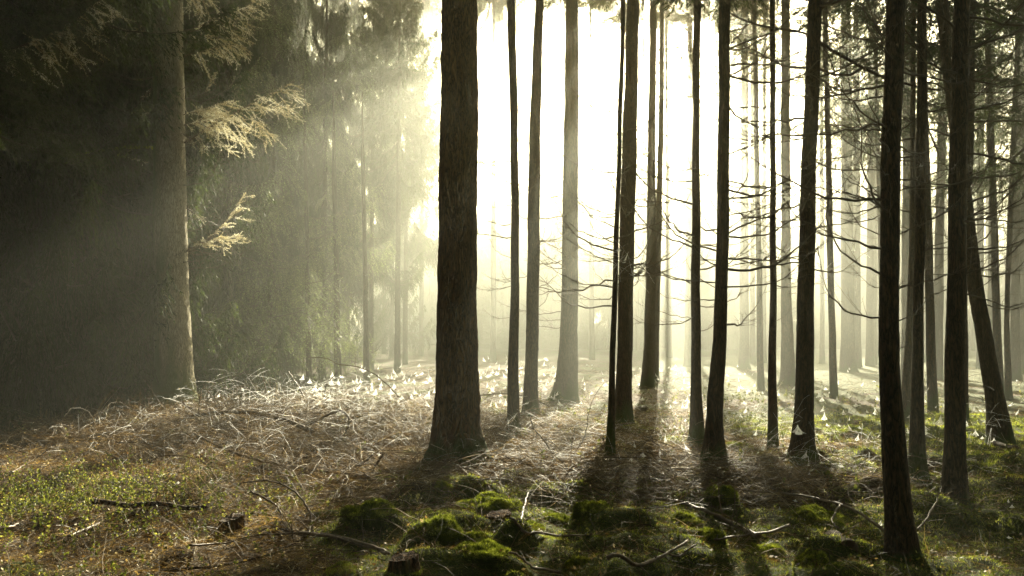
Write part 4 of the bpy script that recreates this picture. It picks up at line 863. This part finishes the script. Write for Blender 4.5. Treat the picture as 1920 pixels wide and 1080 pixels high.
# dark mossy bough of the web-hung trunk and thinner long ones
t_web = [t for t in TREES if 'cobwebs strung' in t['label']][0]; YW = t_web.location.y
px_bough(t_web, [(1535, 80, 0), (1585, 108, -.1), (1630, 136, -.1), (1695, 158, -.2), (1760, 168, -.2), (1830, 173, -.3), (1930, 173, -.3)], YW, 'long dark mossy bough reaching right', gold=False, shoots=0, r0=.022, name='mossy_bough', seed=21, bare=26, mats=[M_bark, M_moss, M_twig])
px_bough(t_web, [(1535, 40, 0), (1600, 70, -.2), (1660, 80, -.4), (1720, 82, -.5)], YW, gold=False, shoots=0, r0=.012, name='dead_branch', seed=22, bare=20, mats=[M_twig, M_moss, M_twig])
t_near = [t for t in TREES if 'nearest black trunk rising' in t['label']][0]; YN = t_near.location.y
px_bough(t_near, [(1655, 247, 0), (1610, 240, .2), (1570, 236, .3), (1545, 230, .4)], YN, gold=False, shoots=0, r0=.007, name='dead_branch', seed=23, bare=8, mats=[M_twig, M_moss, M_twig])
px_bough(t_near, [(1652, 385, 0), (1600, 365, .3), (1545, 352, .5), (1500, 350, .6)], YN, gold=False, shoots=0, r0=.008, name='dead_branch', seed=24, bare=14, mats=[M_twig, M_moss, M_twig])
px_bough(t_near, [(1652, 370, 0), (1620, 352, .3), (1575, 330, .4)], YN, gold=False, shoots=0, r0=.006, name='dead_branch', seed=25, bare=10, mats=[M_twig, M_moss, M_twig])
t_k = [t for t in TREES if 'curving at its foot' in t['label']][0]; YK = t_k.location.y
px_bough(t_k, [(1370, 90, 0), (1410, 75, .1), (1455, 58, .2), (1500, 20, .3)], YK, gold=False, shoots=0, r0=.014, name='dead_branch', seed=26, bare=16, mats=[M_twig, M_moss, M_twig])
px_bough(t_k, [(1370, 82, 0), (1390, 62, .1), (1404, 32, .2)], YK, gold=False, shoots=0, r0=.010, name='dead_branch', seed=27, bare=4, mats=[M_twig, M_moss, M_twig])
# blue forester's marks on the thickest trunk
mb = MB(); r = np.random.default_rng(8); Ym = t_main.location.y
for (a, b, w_, h_) in [(838, 846, 5, 6), (844, 845, 4, 4)]:
    p = np.array(at(a, b, Ym)) - np.array(t_main.location); rt = 42.5 / FPX * Ym; cx = float(np.interp(p[2], prof_main[0], prof_main[1])); rt = float(np.interp(p[2], prof_main[0], prof_main[3])) * 1.06
    aa = np.arange(10) * 2 * math.pi / 10; ww = w_ / 2 * Ym / FPX * r.uniform(.6, 1.2, 10); X_ = p[0] + np.cos(aa) * ww; Z_ = p[2] + np.sin(aa) * ww * h_ / w_
    Y_ = -np.sqrt(np.maximum(rt ** 2 - (X_ - cx) ** 2, 0)) - .004; mb.add(np.stack([X_, Y_, Z_], -1)); n0 = mb.n - 10; mb.T.append(np.array([[n0, n0 + k, n0 + k + 1] for k in range(1, 9)], np.int32)); mb.tm.append(np.zeros(8, np.int32))
mb.build('paint_mark', leafmat('blue_paint', [(0, (.02, .07, .16)), (1, (.04, .12, .25))], 0, (1, 1, 1)), t_main, attr='v')

# live boughs: near spruce beyond the left edge and the low firs at upper right
LIVE = [live_branch_mesh('live_bough', 300 + k, [M_twig, M_needle], 18, .03, 90, .006, [.35, .6][k % 2], [.1, .0][k % 2]) for k in range(4)]
def bough_tree(px, Yd, label, top, tr, boughs, lean=0, cz=None):
    foot = at(px, 620, Yd); foot.z = hz(foot.x, Yd); root = empty('spruce_tree', foot); tag(root, label, 'tree')
    me, _ = trunk_mesh([(Vector((0, 0, -.05)), tr), (Vector((0, 0, 2)), tr * .85), (Vector((lean, 0, top * .7)), tr * .6)], top, 20, .2, .2, int(px) + 5000, .1, .4, M_bark); link('trunk', me, root)
    r = random.Random(int(px))
    for (z_, az, L) in boughs:
        o = link('live_bough', LIVE[r.randrange(4)], root, (0, 0, z_)); o.rotation_euler = (r.uniform(-.3, .3), R(r.uniform(0, 22)), R(az)); o.scale = (L, L * .9, L * .9)
    if cz: c = link('crown', SPR[1], root, (0, 0, cz)); c.scale = (1, 1, (top - cz) / 10)
rb = random.Random(77)
M_frond = leafmat('light_painted_frond', [(.3, (.07, .09, .035)), (.6, (.18, .21, .10)), (.95, (.45, .47, .30))], .5, (1.3, 1.4, .8), 1.2)  # paler than the plain needles: a lit fringe put into the colour
HANG = [live_branch_mesh('live_bough', 340 + k, [M_twig, M_frond], 30, .024, 75, .010, 1.3, .3) for k in range(3)]
for tr_ in [o for o in S.objects if o.get('label') in (STAND[0][5], STAND[1][5], STAND[2][5])]:
    for k in range(26):
        L = rb.uniform(1.8, 3.0); z_ = 1.8 + k * .44 + rb.uniform(-.2, .2); L *= 1 - z_ / 26; az = rb.choice([rb.uniform(-70, 10), rb.uniform(-150, 30)])
        o = link('live_bough', HANG[k % 3], tr_, (0, 0, z_)); o.rotation_euler = (rb.uniform(-.2, .2), R(rb.uniform(2, 20)), R(az)); o.scale = (L, L * .8, L * .8)
bough_tree(-70, 10.5, 'near spruce outside the left edge whose dark boughs hang into the upper left', 15, .16, [(4.3 + k * .16, rb.uniform(-60, 60), rb.uniform(1.2, 1.9)) for k in range(16)], cz=6.4)
near_sp = [o for o in S.objects if 'near spruce outside the left edge' in str(o.get('label'))][0]
px_bough(near_sp, [(-40, 96, 0), (30, 90, .1), (95, 66, .1), (150, 32, 0), (196, -8, 0)], 10.5, 'needled bough with painted golden light crossing the top left corner', shoots=40, slen=.30, seed=41, hang=1.1, r0=.014, mats=[M_bark, M_goldneedle, M_twig], bare=12)
px_bough(near_sp, [(-40, 40, .2), (60, 30, .2), (150, 8, .2), (230, -20, .2)], 10.5, gold=False, shoots=30, slen=.35, seed=42, hang=1.1, r0=.018, bare=20, mats=[M_bark, M_needle, M_twig])
for k, (x_, y_, w_, lab_) in enumerate([(248, 752, 13, 'thin pale-barked dead stem in the dark left of the left trunk'), (432, 738, 11, 'thin bare stem in the gloom right of the left trunk, left of a pair'), (447, 736, 11, 'thin bare stem in the gloom right of the left trunk, right of a pair'),
        (576, 728, 9, 'slender stem standing behind the left part of the webbed brush'), (630, 724, 11, 'slender hazy stem behind the middle of the webbed brush'), (684, 722, 9, 'slender hazy stem behind the right part of the webbed brush')]):
    simple([(x_ + 4, y_, w_ * 1.3), (x_ + 2, y_ - 120, w_), (x_ - 3, y_ - 400, w_ * .8)], lab_, top_z=9, sides=12, ring=.2, mats=M_bark_grey if k < 3 else M_bark_far, dead=9, dead_z=(.8, 5), dead_len=(.5, 1.1), name='dead_tree')
for px_, Yd_, n_, z0_, lab_ in [(1960, 12.5, 14, 4.2, 'spruce outside the right edge whose green boughs hang into the upper right'), (1560, 19, 12, 6.6, 'spruce with low green boughs between the web-hung and nearest black trunks'),
                                (1870, 17, 14, 6.2, 'spruce with dense green boughs above the leaning trunk at right'), (1425, 21, 11, 8.0, 'spruce with ragged boughs above the very thin straight trunk'), (1655, 23, 14, 7.4, 'spruce with green boughs left behind the nearest black trunk'), (1745, 15, 12, 5.6, 'slim spruce with boughs between the two black trunks')]:
    bough_tree(px_, Yd_, lab_, 15, .09, [(z0_ + rb.uniform(0, 4.5), rb.uniform(0, 360), rb.uniform(1.1, 2.2)) for k in range(n_)], cz=z0_ + 4)

# ------------------------------------------------------------------ the forest goes on beside and behind the viewer
cm_ = crown_mesh(333, 10, 3.6, 70, .35, 0, .9, .30, .12, 1.5); CV = np.empty(len(cm_.vertices) * 3, np.float32); cm_.vertices.foreach_get('co', CV); CV = CV.reshape(-1, 3)
LI = np.empty(len(cm_.loops), np.int32); cm_.loops.foreach_get('vertex_index', LI); nq = sum(1 for p_ in cm_.polygons if p_.loop_total == 4) * 4
mb = MB(); r = np.random.default_rng(12)
for k in range(60):
    an = r.uniform(math.pi * .86, math.pi * 2.14); d_ = r.uniform(6, 26); x_, y_ = d_ * math.cos(an) * 1.15, d_ * math.sin(an)
    if y_ > 0 and abs(x_) < .95 * y_ + 4.5: continue
    c_, s_ = math.cos(k), math.sin(k); V = CV * [1, 1, 1.25]; V = np.stack([V[:, 0] * c_ - V[:, 1] * s_, V[:, 0] * s_ + V[:, 1] * c_, V[:, 2] + r.uniform(2.5, 5)], -1) + [x_, y_, 0]
    mb.add(V, Q=LI[:nq], T=LI[nq:], m=1)
    tubes(mb, np.array([[x_, y_, -.3], [x_, y_, 8], [x_, y_, 16]]), np.array([.17, .13, .03]), 10, m=0)
tag(mb.build('surrounding_forest', [M_bark, M_needle], attr='v'), kind='stuff'); bpy.data.meshes.remove(cm_)

# ------------------------------------------------------------------ haze
hm, t = mat('haze_air'); pv = N(t, 'ShaderNodeVolumePrincipled'); pv.inputs['Density'].default_value = HAZE_D
pv.inputs['Color'].default_value = (.95, .96, .82, 1); pv.inputs['Anisotropy'].default_value = .83
o = N(t, 'ShaderNodeOutputMaterial'); t.links.new(pv.outputs[0], o.inputs['Volume'])
mb = MB(); x0, x1, y0, y1, z0, z1 = -175, 175, -45, 235, -1.5, 33
mb.add([[x0, y0, z0], [x1, y0, z0], [x1, y1, z0], [x0, y1, z0], [x0, y0, z1], [x1, y0, z1], [x1, y1, z1], [x0, y1, z1]],
       Q=[[0, 3, 2, 1], [4, 5, 6, 7], [0, 1, 5, 4], [1, 2, 6, 5], [2, 3, 7, 6], [3, 0, 4, 7]])
tag(mb.build('haze', hm), kind='stuff')
